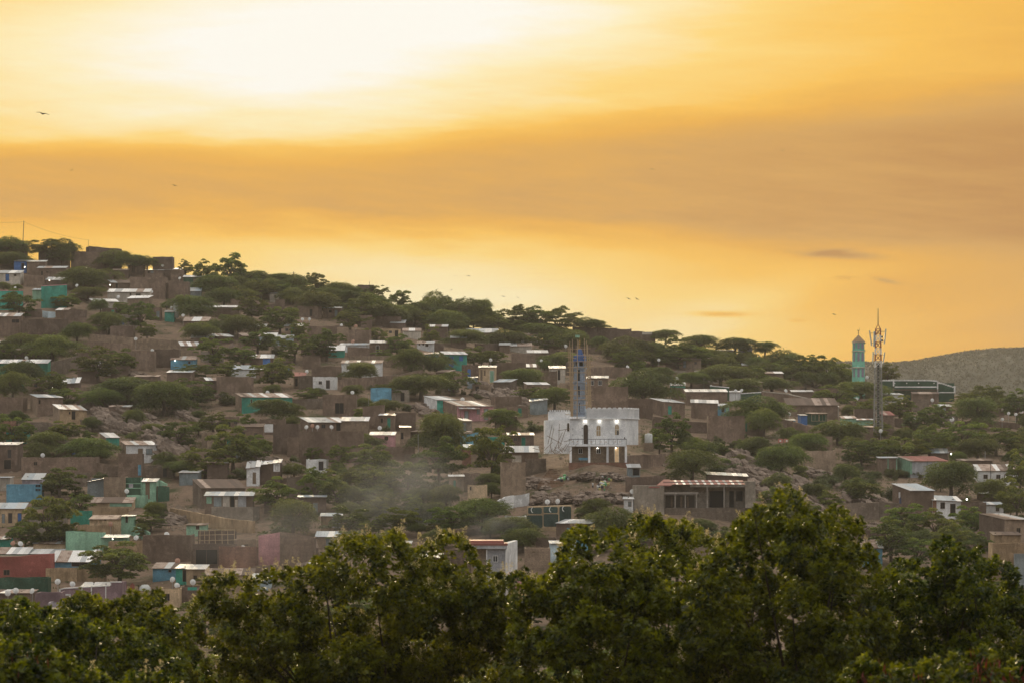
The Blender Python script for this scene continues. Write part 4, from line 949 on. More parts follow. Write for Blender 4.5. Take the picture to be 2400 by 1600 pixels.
MB().box(lx(1446), lx(1450.5), UY-.05, UY-.031, lz(1018), lz(1008)).build('open_casement', DARK, mq)
for x0, x1 in ((1356, 1366), (1398.5, 1408.5)): opening(mq, 'w', lx(x0), lx(x1), lz(1062), lz(1050), 'dark', UY+.6, 'white')
opening(mq, 'd', lx(1441), lx(1452), lz(1082), lz(1046), 'warm', UY+.6, 'white')
for c, r_ in ((1343, 992), (1343, 1006), (1365, 990), (1365, 1008)): MB().bar((lx(c), UY+.05, lz(r_+12)), (lx(c), UY-.06, lz(r_+12)), .09, n=8).build('wall_vent', IRON, mq)
named(mq, 'white mosque with arcade and balcony', 1403, 1020, 'mosque'); RECTS.append((1276, 1502, 940, 1108))
def lamp(px, py, y, pw_, phrase, r_=.10, up=1):
    o = empty('wall_lamp', mq.matrix_world @ Vector((0, 0, 0)) + Vector(P(MX, 1082, MD)) + Vector((lx(px), y, lz(py))))
    MB().box(-.10, .10, -.02, .16, -.02, .10).build('housing', IRON, o)
    MB().lathe([(r_*.5, -.12), (r_, -.06), (r_, -.025)], 10, (0, -.02, 0)).build('bulb', BULB, o)
    ld = bpy.data.lights.new('lamp_light', 'POINT'); ld.energy = pw_; ld.color = (1.0, .93, .80); ld.shadow_soft_size = .12
    lo_ = bpy.data.objects.new('lamp_light', ld); COL.objects.link(lo_); lo_.parent = o; lo_.location = (0, -.12, -.25)
    tag(o, phrase, 'lamp', 'lit lamps on the mosque')
for px, nm_ in ((1372, 'lit lamp above the arched mosque doorway'), (1405, 'lit lamp above the middle arched mosque window'), (1446, 'lit lamp above the half open mosque window')): lamp(px, 983, UY-.17, 12, nm_)
for px, nm_ in ((1401, 'lit lamp under the balcony above the lower window'), (1444, 'lit lamp under the balcony above the glowing door')): lamp(px, 1048, UY+.35, 3, nm_)
bn = empty('bench', P(MX, 1082, MD) + Vector((lx(1368), .3, 0)))
MB().box(-.9, .9, 0, .4, .38, .45).build('seat', W['blue'], bn); MB().box(-.9, .9, .42, .47, .5, .8).build('backrest', W['blue'], bn)
for s_ in (-.8, .8): MB().box(s_-.04, s_+.04, .02, .38, 0, .38).build('leg', IRON, bn)
tag(bn, 'teal bench under the mosque arcade', 'bench')
bt = empty('water_tank', P(1520, 1037, MD+7)); MB().lathe([(.68, 0), (.72, .1), (.72, 1.55), (.62, 1.68), (.2, 1.74)], 18).build('body', TANK, bt, True)
MB().lathe([(.2, 1.74), (.2, 1.82)], 10).build('lid', TANK, bt); MB().box(-.9, .9, -.9, .9, -1.6, 0).build('base', W['mud3'], bt); tag(bt, 'white cylindrical water tank right of the mosque', 'tank')
# blue minaret
BL = wallmat('blue_grey_minaret', (.27, .33, .42), 0, .5); BL2 = wallmat('bright_blue_cap', (.09, .18, .44), 0, .35)
mn = empty('minaret', P(1359, 976, MD+2.6)); k2 = (MD+2.6)/F; q = lambda p: (976-p)*k2
MB().lathe([(16.2*k2, -.6), (16.0*k2, 0), (14.6*k2, q(858))], 6, ph=.25).build('shaft', BL, mn)
for r0 in (968, 937, 897, 862): MB().lathe([(16.4*k2, q(r0+2)), (17.4*k2, q(r0)), (16.4*k2, q(r0-3))], 6, ph=.25).build('ring', BL, mn)
MB().lathe([(9*k2, q(858)+.002), (9*k2, q(848))], 6, ph=.25).build('gallery_core', DARK, mn)
for i in range(6):
    t_ = .25+i*math.pi/3; MB().box(-.13, .13, -.13, .13, q(858), q(848)).build('gallery_pillar', BL, mn, loc=(13.0*k2*math.cos(t_), 13.0*k2*math.sin(t_), 0))
MB().lathe([(15.8*k2, q(848)), (16.2*k2, q(846)), (14.8*k2, q(834)), (8.5*k2, q(832)), (4.6*k2, q(819)), (1.2*k2, q(817))], 6, ph=.25).build('cap', BL2, mn)
MB().bar((0, 0, q(818)), (0, 0, q(789)), .05, .025).build('finial', plain('brass', (.5, .32, .08), .4, .6), mn)
for r0 in (806, 800): MB().lathe([(.02, -.14), (.14, 0), (.02, .14)], 8, (0, 0, q(r0))).build('finial_ball', MATS['brass'], mn)
MB().box(-.85, -.02, -.02, .02, q(791), q(785)).build('flag', W['mint'], mn)
for (z0, z1) in ((968, 944), (930, 904), (892, 866)):
    t_ = .25-math.pi/2-math.pi/6+.12; MB().box(-.16, .16, -.05, .05, q(z0), q(z1)).build('slit_window', DARK, mn, loc=(-2.6*k2, -13.6*k2-.03, 0))
named(mn, 'blue minaret under construction', 1359, 890, 'minaret')
sf = empty('scaffolding', P(1359, 976, MD+2.6)); rs = random.Random(3); ql = lambda p: (p-1359)*k2
ups = []
for px, top, lean, y in ((1331, 812, 9, -1.2), (1335, 800, 3, -1.0), (1341, 795, 1, -1.5), (1337, 815, 5, 1.2), (1343, 842, 1, 1.4), (1353, 796, -1, -1.9), (1357, 798, -2, 1.9), (1369, 793, 4, -1.7), (1374, 799, 5, -1.4), (1377, 806, 4, 1.0), (1381, 830, 1, -1.0), (1384, 850, 1, .9)):
    b_ = 957 if px > 1362 else 980; v0, v1 = (ql(px+lean), y, q(b_)), (ql(px), y, q(top)); ups.append((px, lean, y, top, b_)); MB().bar(v0, v1,   .085, .07, 5).build('pole', BAMBOO, sf)
for r0 in list(range(838, 974, 11)):
    for (xa, xb, y) in ((1328+rs.uniform(-5, 3), 1348+rs.uniform(-2, 6), -1.3), (1368+rs.uniform(-4, 2), 1386+rs.uniform(-2, 6), -1.3), (1330, 1386, -1.75)):
        if rs.random() < .8 and not (r0 > 955 and xb > 1360): MB().bar((ql(xa), y+rs.uniform(-.2, .2), q(r0+rs.uniform(-2, 2))), (ql(xb), y, q(r0+rs.uniform(-3, 3))), .06, .05, 5).build('ledger', BAMBOO, sf)
MB().bar((ql(1305), -1.3, q(820)), (ql(1384), -1.3, q(817)), .04, n=5).build('ledger', BAMBOO, sf); MB().bar((ql(1318), -1.3, q(832)), (ql(1405), -1.3, q(834)), .04, n=5).build('ledger', BAMBOO, sf)
for i in range(5): MB().bar((ql(1332+i*2), -1.4, q(960-i*22)), (ql(1350-i), -1.5, q(935-i*22)), .035, n=5).build('brace', BAMBOO, sf)
tag(sf, 'bamboo scaffolding around the blue minaret', 'scaffolding')
pp = empty('timber_props', P(1300, 1060, MD+1)); 
for (a_, b_, c_, d_) in ((1284, 1040, 1294, 994), (1290, 1042, 1298, 1002), (1309, 1050, 1311, 992), (1312, 1045, 1326, 1005), (1297, 1060, 1318, 1012), (1282, 1020, 1318, 1040), (1308, 1008, 1336, 1004), (1322, 1034, 1340, 1030), (1316, 1058, 1328, 1040)):
    o_ = P(1300, 1060, MD+1); MB().bar(P(a_, b_, MD-.1) - o_ + Vector((0, -.4, 0)), P(c_, d_, MD+.3) - o_, .055, .045, 5).build('prop', WOOD, pp)
for i in range(22):
    x_ = rs.uniform(1265, 1335); y_ = rs.uniform(1058, 1072) - abs(x_-1300)*.15; MB().bar(P(x_, y_, MD-1.6) - o_, P(x_+rs.uniform(-22, 22), y_-rs.uniform(2, 22), MD-.9) - o_, .05, .04, 5).build('branch', WOOD, pp)
tag(pp, 'timber props and branches against the mosque bay', 'timber')
st = empty('stone_steps', P(1300, 1128, gd(1300, 1135)))
for i in range(9):
    pa = P(1286+i*3.2, 1134-i*4.6, gd(1300, 1138-i*5.4)) - st.location; MB().box(pa.x-2.0, pa.x+2.6, pa.y-.1, pa.y+1.6, pa.z-.9, pa.z).build('step', wallmat('step_earth', (.27, .17, .11), 0), st)
tag(st, 'earth steps climbing to the mosque plinth', 'steps')

# ------------------------------------------------------------------ green minaret, hall and mast
GD = gd(2012, 930); k3 = GD/F; gm = empty('minaret', P(2012, 930, GD)); q3 = lambda p: (930-p)*k3
TQ = wallmat('turquoise_minaret', (.25, .66, .50), 0, .25); LV = plain('lilac_shutter', (.28, .25, .33), .7)
for (y0, y1, w0, w1, nm_) in ((935, 862, 11.2, 10.9, 'lower_stage'), (860, 824, 11.0, 10.5, 'middle_stage'), (822, 803, 10.5, 10.2, 'upper_stage')):
    hh = math.sqrt(2); st_ = MB().lathe([(w0*k3*hh, q3(y0)), (w1*k3*hh, q3(y1))], 4, ph=math.pi/4+.35).build(nm_, TQ, gm)
    rot = Matrix.Rotation(.35, 4, 'Z'); b0, b1 = {'lower_stage': (883, 863), 'middle_stage': (846, 826), 'upper_stage': (817, 804)}[nm_]
    for face in (0, -1):
        rf = Matrix.Rotation(.35 + face*math.pi/2, 4, 'Z')
        for s_ in ((-.5, .5) if face == 0 else (0,)):
            mb = arch(s_*w1*k3-.34, s_*w1*k3+.34, q3(b0), q3(b1), -w0*k3-.06, -w0*k3+.1); mb.v = [tuple(rf @ Vector(p)) for p in mb.v]; mb.build('arched_window', LV, st_)
for r0, w_ in ((861, 13.6), (823, 12.0), (802.5, 11.5)): MB().lathe([(w_*k3*1.414, q3(r0+1)), (w_*k3*1.414, q3(r0-1.2))], 4, ph=math.pi/4+.35).build('cornice', W['pale'], gm)
MB().lathe([(11.8*k3*1.414, q3(801)), (.08, q3(785))], 4, ph=math.pi/4+.35).build('pyramid_roof', plain('tan_roof', (.33, .22, .12), .7), gm)
MB().bar((0, 0, q3(786)), (0, 0, q3(774)), .06, .04).build('finial', IRON, gm)
for r0 in (783, 780, 777): MB().lathe([(.03, -.12), (.18, 0), (.03, .12)], 8, (0, 0, q3(r0))).build('finial_ball', IRON, gm)
cr_ = [(.42*math.cos(t_), .42*math.sin(t_)) for t_ in np.linspace(-2.6, 1.6, 12)] + [(.08+.30*math.cos(t_), .05+.30*math.sin(t_)) for t_ in np.linspace(1.5, -2.5, 12)]
MB().prism([(x, z+q3(772)) for x, z in cr_], -.05, .05).build('crescent', IRON, gm)
for r0 in (806, 823): MB().lathe([(.05, 0), (.28, .35)], 8).build('loudspeaker', STEEL, gm, loc=(14.5*k3, -.5, q3(r0)))
named(gm, 'turquoise minaret with pyramid roof', 2012, 830, 'minaret')
HD = gd(2150, 935); k4 = HD/F; hl = empty('prayer_hall', P(2150, 930, HD)); X4 = lambda p: (p-2150)*k4; q4 = lambda p: (930-p)*k4
for (x0, x1, y0, y1, yy) in ((2063, 2093, 891, 912, .6), (2096, 2196, 891, 924, 0), (2199, 2237, 897, 922, .4)):
    MB().box(X4(x0), X4(x1), yy, yy+5, q4(940), q4(y0)).build('wall', W['green'], hl)
    n_ = max(4, int((x1-x0)/5.2))
    for i in range(n_):
        c = X4(x0)+(X4(x1)-X4(x0))*(i+.5)/n_; wv_ = (X4(x1)-X4(x0))/n_; drop = max(0, (c-X4(2180)))*.0 + (max(0, c-X4(2205))*.32 if x0 > 2190 else max(0, c-X4(2180))*.12 if x0 < 2190 and x1 > 2190 else 0)
        MB().prism([(c-wv_*.5, q4(y0)-.15-drop), (c+wv_*.5, q4(y0)-.15-drop), (c+wv_*.5, q4(y0)+.10-drop), (c, q4(y0)+.34-drop), (c-wv_*.5, q4(y0)+.10-drop)], yy-.12, yy-.003).build('scallop', W['white'], hl)
for (x0, x1, y0, y1) in ((2093, 2096, 888, 904), (2196, 2199, 892, 922), (2236, 2239, 904, 920)): MB().box(X4(x0), X4(x1), -.15, .55, q4(y1), q4(y0)).build('pilaster', W['white'], hl)
MB().box(X4(2097), X4(2195), -.12, -.003, q4(907.5), q4(904.5)).build('string_course', W['white'], hl); MB().box(X4(2200), X4(2236), .28, .397, q4(920), q4(917.5)).build('string_course', W['white'], hl)
for c in (2097, 2125, 2153, 2189): MB().bar((X4(c), .02, q4(897)), (X4(c), -.10, q4(897)), .17, n=10).build('round_ornament', WHITE, hl)
MB().box(X4(2092), X4(2200), -1.6, -.1, q4(913.5), q4(912)).build('porch_roof', R['brown'], hl)
named(hl, 'dark green prayer hall with scalloped trim', 2150, 905, 'hall'); RECTS.append((2060, 2240, 885, 925))
TD = gd(2058, 1022); k5 = TD/F; tw = empty('telecom_mast', P(2058, 1024, TD)); q5 = lambda p: (1024-p)*k5
REDW = plain('mast_red', (.30, .07, .04), .5); MG = plain('mast_grey', (.30, .30, .28), .5, .3)
def mw(z): u = z/q5(771); return (10.2*(1-u) + 5.6*u)*k5*(1 if u < 1 else 1)
nst = 17; zs = [q5(1024)+(q5(771)-q5(1024))*i/nst for i in range(nst+1)]
cor = lambda z: [Vector((sx*mw(z), sy*mw(z), z)) for sx, sy in ((-1, -1), (1, -1), (1, 1), (-1, 1))]
for i in range(nst):
    A_, B_ = cor(zs[i]), cor(zs[i+1]); mt = REDW if (i >= 11 and i % 2 == 0) else (WHITE if i >= 11 else MG); mb = MB()
    for j in range(4):
        j2 = (j+1) % 4; mb.bar(A_[j], B_[j], .085, n=5); mb.bar(A_[j], B_[j2], .045, n=4); mb.bar(A_[j2], B_[j], .045, n=4); mb.bar(B_[j], B_[j2], .05, n=4)
    mb.build('lattice_section', mt, tw)
mb = MB()
for c in cor(q5(771)): mb.bar(c, (0, 0, q5(760)), .06, n=5)
mb.build('tip_frame', REDW, tw); MB().bar((0, 0, q5(760.5)), (0, 0, q5(723)), .11, .07).build('lightning_rod', IRON, tw)
MB().box(-.28, .28, -.28, .28, -.5, q5(850)).build('cable_ladder', plain('cable_black', (.05, .055, .045), .8), tw)
for (x, y0, y1, tl, w_) in ((2040, 775, 810, -2.5, .28), (2048.5, 777, 812, .3, .42), (2074, 771, 806, 1.8, .28), (2045.5, 824, 852, .5, .3), (2071, 825, 852, 2.0, .28)):
    x_ = (x-2058)*k5; an = empty('x'); bpy.data.objects.remove(an)
    pnl = MB().hexa([(x_-w_/2-tl*k5, -.5, q5(y1)), (x_+w_/2-tl*k5, -.5, q5(y1)), (x_+w_/2-tl*k5, -.25, q5(y1)), (x_-w_/2-tl*k5, -.25, q5(y1)), (x_-w_/2+tl*k5, -.5, q5(y0)), (x_+w_/2+tl*k5, -.5, q5(y0)), (x_+w_/2+tl*k5, -.25, q5(y0)), (x_-w_/2+tl*k5, -.25, q5(y0))]).build('panel_antenna', plain('antenna_grey', (.42, .45, .42), .5), tw)
    for r0 in (y0+6, y1-6): MB().bar((x_, -.3, q5(r0)), (0, -.3, q5(r0)), .05, n=5).build('bracket', IRON, pnl)
for r0 in (789, 797): MB().box(7*k5, 11*k5, -.3, .2, q5(r0+2.5), q5(r0-1.5)).build('radio_unit', IRON, tw)
named(tw, 'tall lattice telecom mast', 2058, 930, 'mast')

# ------------------------------------------------------------------ wall with crescents, unfinished house, grey house, purple house
def frame_bars(th, rects, f_, y, mat, nm_='frame_bar'):
    for (x0, x1, z0, z1) in rects: MB().box(x0, x1, y-.08, y-.002, z0, z1).build(nm_, mat, th)
CD = gd(1290, 1240); k6 = CD/F; cw = empty('panelled_house', P(1290, 1236, CD)); X6 = lambda p: (p-1290)*k6; q6 = lambda p: (1236-p)*k6
GP = wallmat('bottle_green_panel', (.045, .085, .075), 0, .7); CRM = W['cream']
MB().hexa([(X6(1236), 0, -1.5), (X6(1340), 0, -1.5), (X6(1340), 4, -1.5), (X6(1236), 4, -1.5), (X6(1236), 0, q6(1187)), (X6(1340), 0, q6(1183)), (X6(1340), 4, q6(1183)), (X6(1236), 4, q6(1187))]).build('wall', CRM, cw)
for (x0, x1, y0, y1) in ((1238, 1270, 1188.5, 1203), (1274, 1307, 1186.5, 1201), (1311, 1338.5, 1186, 1230), (1235, 1271.5, 1206.5, 1236), (1274, 1308.5, 1203.5, 1233)):
    a0, a1, b0, b1 = X6(x0), X6(x1), q6(y1), q6(y0); c = .16
    MB().prism([(a0+c, b0), (a1-c, b0), (a1, b0+c), (a1, b1-c), (a1-c, b1), (a0+c, b1), (a0, b1-c), (a0, b0+c)], -.05, .02).build('panel', GP, cw)
for (x, y) in ((1250, 1194), (1292.5, 1193), (1323, 1191)):
    pts = [(.42*math.cos(t_), .5*math.sin(t_)) for t_ in np.linspace(1.9, 4.6, 10)] + [(.12+.40*math.cos(t_), .42*math.sin(t_)) for t_ in np.linspace(4.3, 2.1, 10)]
    MB().prism([(X6(x)+a_, q6(y)+b_) for a_, b_ in pts], -.09, -.051).build('crescent', WHITE, cw)
    MB().lathe([(.02, 0), (.09, .03)], 5, (0, 0, 0)).build('star', WHITE, cw, loc=(X6(x)+.08, -.1, q6(y)))
named(cw, 'dark green house front with crescent panels', 1290, 1210, 'house', 'houses on the hillside'); RECTS.append((1234, 1341, 1180, 1236))
UD = 500.0; k7 = UD/F; uh = empty('unfinished_house', P(1625, 1210, UD)); X7 = lambda p: (p-1625)*k7; q7 = lambda p: (1210-p)*k7; BK = W['block']
MB().box(X7(1485), X7(1556), -1.0, 6, -2, q7(1137)).build('left_wing_wall', wallmat('grey_render', (.36, .31, .25), .15, .7), uh)
MB().box(X7(1556), X7(1746), 2.6, 2.85, q7(1190), q7(1128)).build('rear_wall', BK, uh)
for (x0, x1, y0, y1) in ((1665, 1702, 1150, 1188), (1712, 1722.5, 1150, 1188), (1727.5, 1743, 1150, 1174)): MB().box(X7(x0), X7(x1), 2.5, 2.598, q7(y1), q7(y0)).build('unglazed_opening_shade', DARK, uh)  # dark slabs on the wall, shade of open holes put into the colour
MB().box(X7(1562), X7(1630), 2.5, 2.598, q7(1190), q7(1160)).build('porch_shade_panel', plain('porch_shade', (.09, .07, .055), .9), uh)  # dark panel on the rear wall, porch shade put into its colour
for (x0, x1) in ((1574, 1578), (1596, 1601), (1612, 1616)): MB().box(X7(x0), X7(x1), 2.4, 2.49, q7(1188), q7(1163)).build('door_jamb', WOOD, uh)
MB().box(X7(1556), X7(1770), -.6, 2.59, -2, q7(1189)).build('stone_base', W['stone'], uh)
MB().box(X7(1556), X7(1636), -.5, -.1, q7(1157), q7(1152)).build('porch_lintel', RAW, uh)
for c in (1582, 1606, 1632): MB().box(X7(c-1.3), X7(c+1.3), -.45, -.2, q7(1208) if c < 1620 else q7(1210), q7(1157)).build('porch_column', RAW, uh)
MB().box(X7(1617), X7(1746), -.3, .0, q7(1140.5), q7(1136.5)).build('eaves_beam', RAW, uh)
for c in np.linspace(1619, 1744, 40): MB().box(X7(c-.9), X7(c+.9), -.36, -.31, q7(1139), q7(1135.5)).build('eaves_tooth', W['pale'], uh)
for c in (1657.5, 1697): MB().box(X7(c-1.6), X7(c+1.6), -.25, .0, q7(1189), q7(1141)).build('column', RAW, uh)
MB().box(X7(1746), X7(1770), -.6, 6.5, -2, q7(1127)).build('right_wing_wall', MATS['grey_render'], uh)
r7 = random.Random(8); n_ = 21; ra, rb = X7(1574), X7(1746)
rfb = MB().hexa([(ra, -.4, q7(1135.5)), (rb, -.4, q7(1135.5)), (rb, 7, q7(1126.5)), (ra, 7, q7(1126.5)), (ra, -.4, q7(1135)), (rb, -.4, q7(1135)), (rb, 7, q7(1126)), (ra, 7, q7(1126))]).build('roof', WOOD, uh)
for i in range(n_):
    sheet(ra+(rb-ra)*(i+(.22 if i % 2 else 0))/n_, ra+(rb-ra)*(i+1+(0 if i % 2 else .22))/n_+.03, -.5, q7(1134.3)+.03, 7, q7(1125.2)+.03, r7, 4).build('roof_sheet', (R['white'] if r7.random() < .6 else R['grey']) if i % 2 else R['red'], rfb)
lr = MB().hexa([(X7(1538), -.9, q7(1138)), (ra-.02, -.9, q7(1138)), (ra-.02, 6.5, q7(1124)), (X7(1560), 6.5, q7(1124)), (X7(1538), -.9, q7(1136)), (ra-.02, -.9, q7(1136)), (ra-.02, 6.5, q7(1123)), (X7(1560), 6.5, q7(1123))]).build('hip_roof', R['red'], uh)
MB().box(X7(1520), X7(1545), -1.1, -.95, q7(1142), q7(1139)).build('red_flashing', R['red'], uh)
named(uh, 'unfinished block house with striped roof', 1625, 1165, 'house', 'houses on the hillside'); RECTS.append((1485, 1770, 1122, 1215))
h('white side hut with grey window', 1462, 1484, 1168, 1196, 'white', 'bluegrey', 5, ops=[('w', 1472, 1480, 1174, 1186, 'sheet')], D=501)
h('mud room with loose blue sheets', 1658, 1752, 1110, 1126, 'mud2', 'bluegrey', 6, D=524, tilt=5)
ND = 425.0; k8 = ND/F; nh = empty('grey_tower_house', P(1160, 1400, ND)); X8 = lambda p: (p-1160)*k8; q8 = lambda p: (1400-p)*k8
MB().box(X8(1141), X8(1186), 0, 6, -3, q8(1285)).build('front_wall', W['grey'], nh)
MB().box(X8(1104), X8(1140.9), 1.4, 6, -3, q8(1285)).build('balcony_wall', W['mud3'], nh)
MB().hexa([(X8(1186.1), .0, -3), (X8(1213), 5.5, -3), (X8(1205), 7, -3), (X8(1186.1), 6, -3), (X8(1186.1), 0, q8(1274)), (X8(1213), 5.5, q8(1268)), (X8(1205), 7, q8(1268)), (X8(1186.1), 6, q8(1272))]).build('side_wall', W['white'], nh)
MB().box(X8(1100), X8(1188), -.5, 6.2, q8(1285)+.01, q8(1277)).build('roof_beam', W['grey'], nh)
MB().box(X8(1098), X8(1190), -.6, 6.3, q8(1277)+.005, q8(1272)).build('roof_edge', R['red'], nh); MB().box(X8(1098), X8(1180), .6, 6.2, q8(1272)+.004, q8(1266)).build('parapet', R['red'], nh)
for x0, x1 in ((1139.5, 1142), (1184.5, 1187)): MB().box(X8(x0), X8(x1), -.06, .0, -2, q8(1287)).build('corner_trim', WHITE, nh)
MB().box(X8(1112), X8(1140), -.2, 1.3, q8(1330), q8(1326)).build('balcony_slab', W['grey'], nh)
opening(nh, 'w', X8(1155), X8(1167), q8(1316), q8(1301), 'glass', 0, 'white'); opening(nh, 'w', X8(1178), X8(1183), q8(1348), q8(1338), 'dark', 0)
named(nh, 'grey two storey house with red roof edge', 1160, 1320, 'house', 'houses on the hillside'); RECTS.append((1100, 1213, 1262, 1400))
VD = 432.0; k9 = VD/F; vh = empty('purple_house', P(200, 1450, VD)); X9 = lambda p: (p-200)*k9; q9 = lambda p: (1450-p)*k9
MB().prism([(X9(140), -3), (X9(286), -3), (X9(286), q9(1364)), (X9(260), q9(1364)), (X9(260), q9(1370)), (X9(214), q9(1374)), (X9(150), q9(1378)), (X9(140), q9(1380))], 0, 5).build('front_wall', W['purple'], vh)
for (x0, x1, y0, y1) in ((139, 142, 1379, 1394), (213, 215.5, 1373, 1412), (247, 249, 1373, 1412), (258, 285, 1361.5, 1364), (258, 260.5, 1363, 1371), (145, 147.5, 1392, 1412), (163, 166, 1392, 1412), (139, 166, 1391, 1393)): MB().box(X9(x0), X9(x1), -.1, .02, q9(y1), q9(y0)).build('white_trim', WHITE, vh)
for (x0, x1, ya, yb_) in ((141, 150, 1380, 1377.5), (150, 214, 1377.5, 1373.5), (214, 258, 1373.5, 1371)): MB().hexa([(X9(x0), -.1, q9(ya)-.1), (X9(x1), -.1, q9(yb_)-.1), (X9(x1), .3, q9(yb_)-.1), (X9(x0), .3, q9(ya)-.1), (X9(x0), -.1, q9(ya)+.06), (X9(x1), -.1, q9(yb_)+.06), (X9(x1), .3, q9(yb_)+.06), (X9(x0), .3, q9(ya)+.06)]).build('white_trim', WHITE, vh)
aa = MB(); aa.bar((X9(190), -.06, q9(1383)), (X9(192.2), -.06, q9(1377.5)), .05, n=4); aa.bar((X9(194.5), -.06, q9(1383)), (X9(192.2), -.06, q9(1377.5)), .05, n=4); aa.bar((X9(191), -.06, q9(1381)), (X9(193.6), -.06, q9(1381)), .04, n=4); aa.build('letter_mark', WHITE, vh)
opening(vh, 'd', X9(148), X9(163), q9(1440), q9(1394), 'wood', 0, 'white')
rf9 = sheet_roof(vh, X9(190), X9(256), .4, 5, q9(1371)-.15, q9(1366), 'grey', 1/k9, random.Random(4))
named(vh, 'purple house with white trim', 205, 1400, 'house', 'houses on the hillside'); RECTS.append((140, 286, 1362, 1450))
mf = empty('gabled_fence', P(293, 1390, 452)); k_ = 452/F
for i in range(3):
    c = (i*17.5-18)*k_; wv_ = 5.2*k_; MB().prism([(c-wv_, -.5), (c+wv_, -.5), (c+wv_, 20*k_), (c, 25*k_), (c-wv_, 20*k_)], 0, .25).build('red_panel', W['red'], mf); MB().box(c+wv_+.01, c+wv_+7*k_, .05, .2, 6*k_, 17*k_).build('cream_panel', W['cream'], mf)
tag(mf, 'red and cream gabled fence beside purple house', 'fence')
wt = empty('water_tank', P(340, 1392, 450)); MB().lathe([(.0, 1.55), (.5, 1.5), (.85, 1.1), (.9, .2), (.85, -.6)][::-1], 14).build('body', TANK, wt, True); tag(wt, 'white domed water tank beside the red gabled fence', 'tank')
wt = empty('water_tank', P(413, 736, gd(413, 750))); MB().lathe([(.75, -1), (.78, 0), (.78, 2.6), (.6, 2.9), (.2, 3.0)], 14).build('body', TANK, wt, True); MB().lathe([(.22, 3.0), (.22, 3.08)], 8).build('lid', TANK, wt); tag(wt, 'white upright water tank on the left slope', 'tank')
# stick fence
fd = gd(500, 1280); sfn = empty('stick_fence', P(467, 1274, fd)); kf = fd/F
for c in (468, 480, 490, 505, 521, 534, 549): MB().bar(((c-467)*kf, 0, -.4), ((c-467+random.Random(c).uniform(-1.5, 1))*kf, 0, 33*kf), .07, .055, 5).build('stick_post', BAMBOO, sfn)
for z0 in (8, 21, 32): MB().bar((-.1, -.08, z0*kf), (83*kf, -.08, (z0+2)*kf), .05, n=5).build('stick_rail', BAMBOO, sfn)
MB().box(-.5, 84*kf, 2.5, 2.7, -.6, 30*kf).build('backing_wall', W['mud2'], sfn)
tag(sfn, 'stick fence of upright poles above brown house', 'fence')
# thatched hut
td = gd(545, 832); tk = empty('thatched_hut', P(545, 830, td)); MB().lathe([(1.3, -.6), (1.3, 1.2)], 12).build('wall', W['mud2'], tk); MB().lathe([(1.9, .95), (.9, 2.0), (.08, 2.9)], 14).build('thatch_roof', plain('thatch', (.14, .10, .08), .95), tk, True)
named(tk, 'round hut with conical thatch', 545, 818, 'hut')
# sign, laundry, plain posts
sg = empty('sign_board', P(1836, 1040, gd(1836, 1045))); ks = gd(1836, 1045)/F
for (x0, x1) in ((-12, -1), (1, 12)): MB().box(x0*ks, x1*ks, 0, .06, 4*ks, 13*ks).build('red_board', plain('faded_red_board', (.45, .16, .12), .6), sg)
for x_ in (-8, 8): MB().bar((x_*ks, .1, -1), (x_*ks, .1, 13*ks), .04).build('post', IRON, sg)
for x_ in (-9, 6): MB().box(x_*ks, (x_+4)*ks, -.02, -.002, 6*ks, 10*ks).build('white_patch', WHITE, sg)
tag(sg, 'faded red and white board among acacias', 'sign')
ldn = empty('laundry', P(2112, 1170, 531)); kl = 531/F
for i, (x0, x1, z0, z1, c_) in enumerate(((-7, -3, 4, 18, (.7, .7, .7)), (-4, 0, -6, 6, (.05, .07, .15)), (0, 5, 6, 19, (.55, .33, .05)), (6, 14, 9, 18, (.30, .08, .08)), (-6, -1, -9, 2, (.1, .12, .2)))):
    MB().box(x0*kl, x1*kl, -.7-.05*i, -.68-.05*i, z0*kl, z1*kl).build('garment', plain('garment_%d' % i, c_, .9), ldn)
MB().bar((-9*kl, -.66, 19.5*kl), (16*kl, -.66, 19.5*kl), .015, n=4).build('line', IRON, ldn); tag(ldn, 'washing hung on a line at the tall mud house', 'laundry')
rh_ = empty('rubbish_heap', P(1405, 1140, gd(1405, 1140))); rr = random.Random(9)
RC = [plain('litter_white', (.6, .6, .58), .7), plain('litter_green', (.12, .38, .16), .7), plain('litter_yellow', (.5, .42, .16), .8), plain('litter_dark', (.05, .05, .06), .8)]
def litter(cx, cy, n, sx, sy, phrase):
    D_ = gd(cx, cy); o = empty('rubbish_heap', P(cx, cy, D_))
    for i in range(n):
        p_ = P(cx+rr.gauss(0, sx), cy+rr.gauss(0, sy), 1); D2 = gd(1200+p_.x*F, cy); q_ = rr.uniform(.12, .38)
        x_ = rr.gauss(0, sx)*D_/F; y_ = rr.gauss(0, sy)*D_/F*4; z_ = gz(P(cx, cy, D_).x+x_, D_+y_)-P(cx, cy, D_).z
        MB().lathe([(q_*.7, -.3), (q_, q_*.2), (q_*.45, q_*.6)], 5, (x_, y_, z_), rr.uniform(0, 3)).build('litter_piece', rr.choice(RC), o)
    tag(o, phrase, 'rubbish')
bpy.data.objects.remove(rh_)
litter(1412, 1136, 34, 10, 5, 'heap of white and green rubbish below the mosque'); litter(1318, 1120, 22, 9, 3, 'scattered pale rubbish beside the earth steps'); litter(1428, 1120, 14, 7, 3, 'small rubbish pile under the mosque plinth')

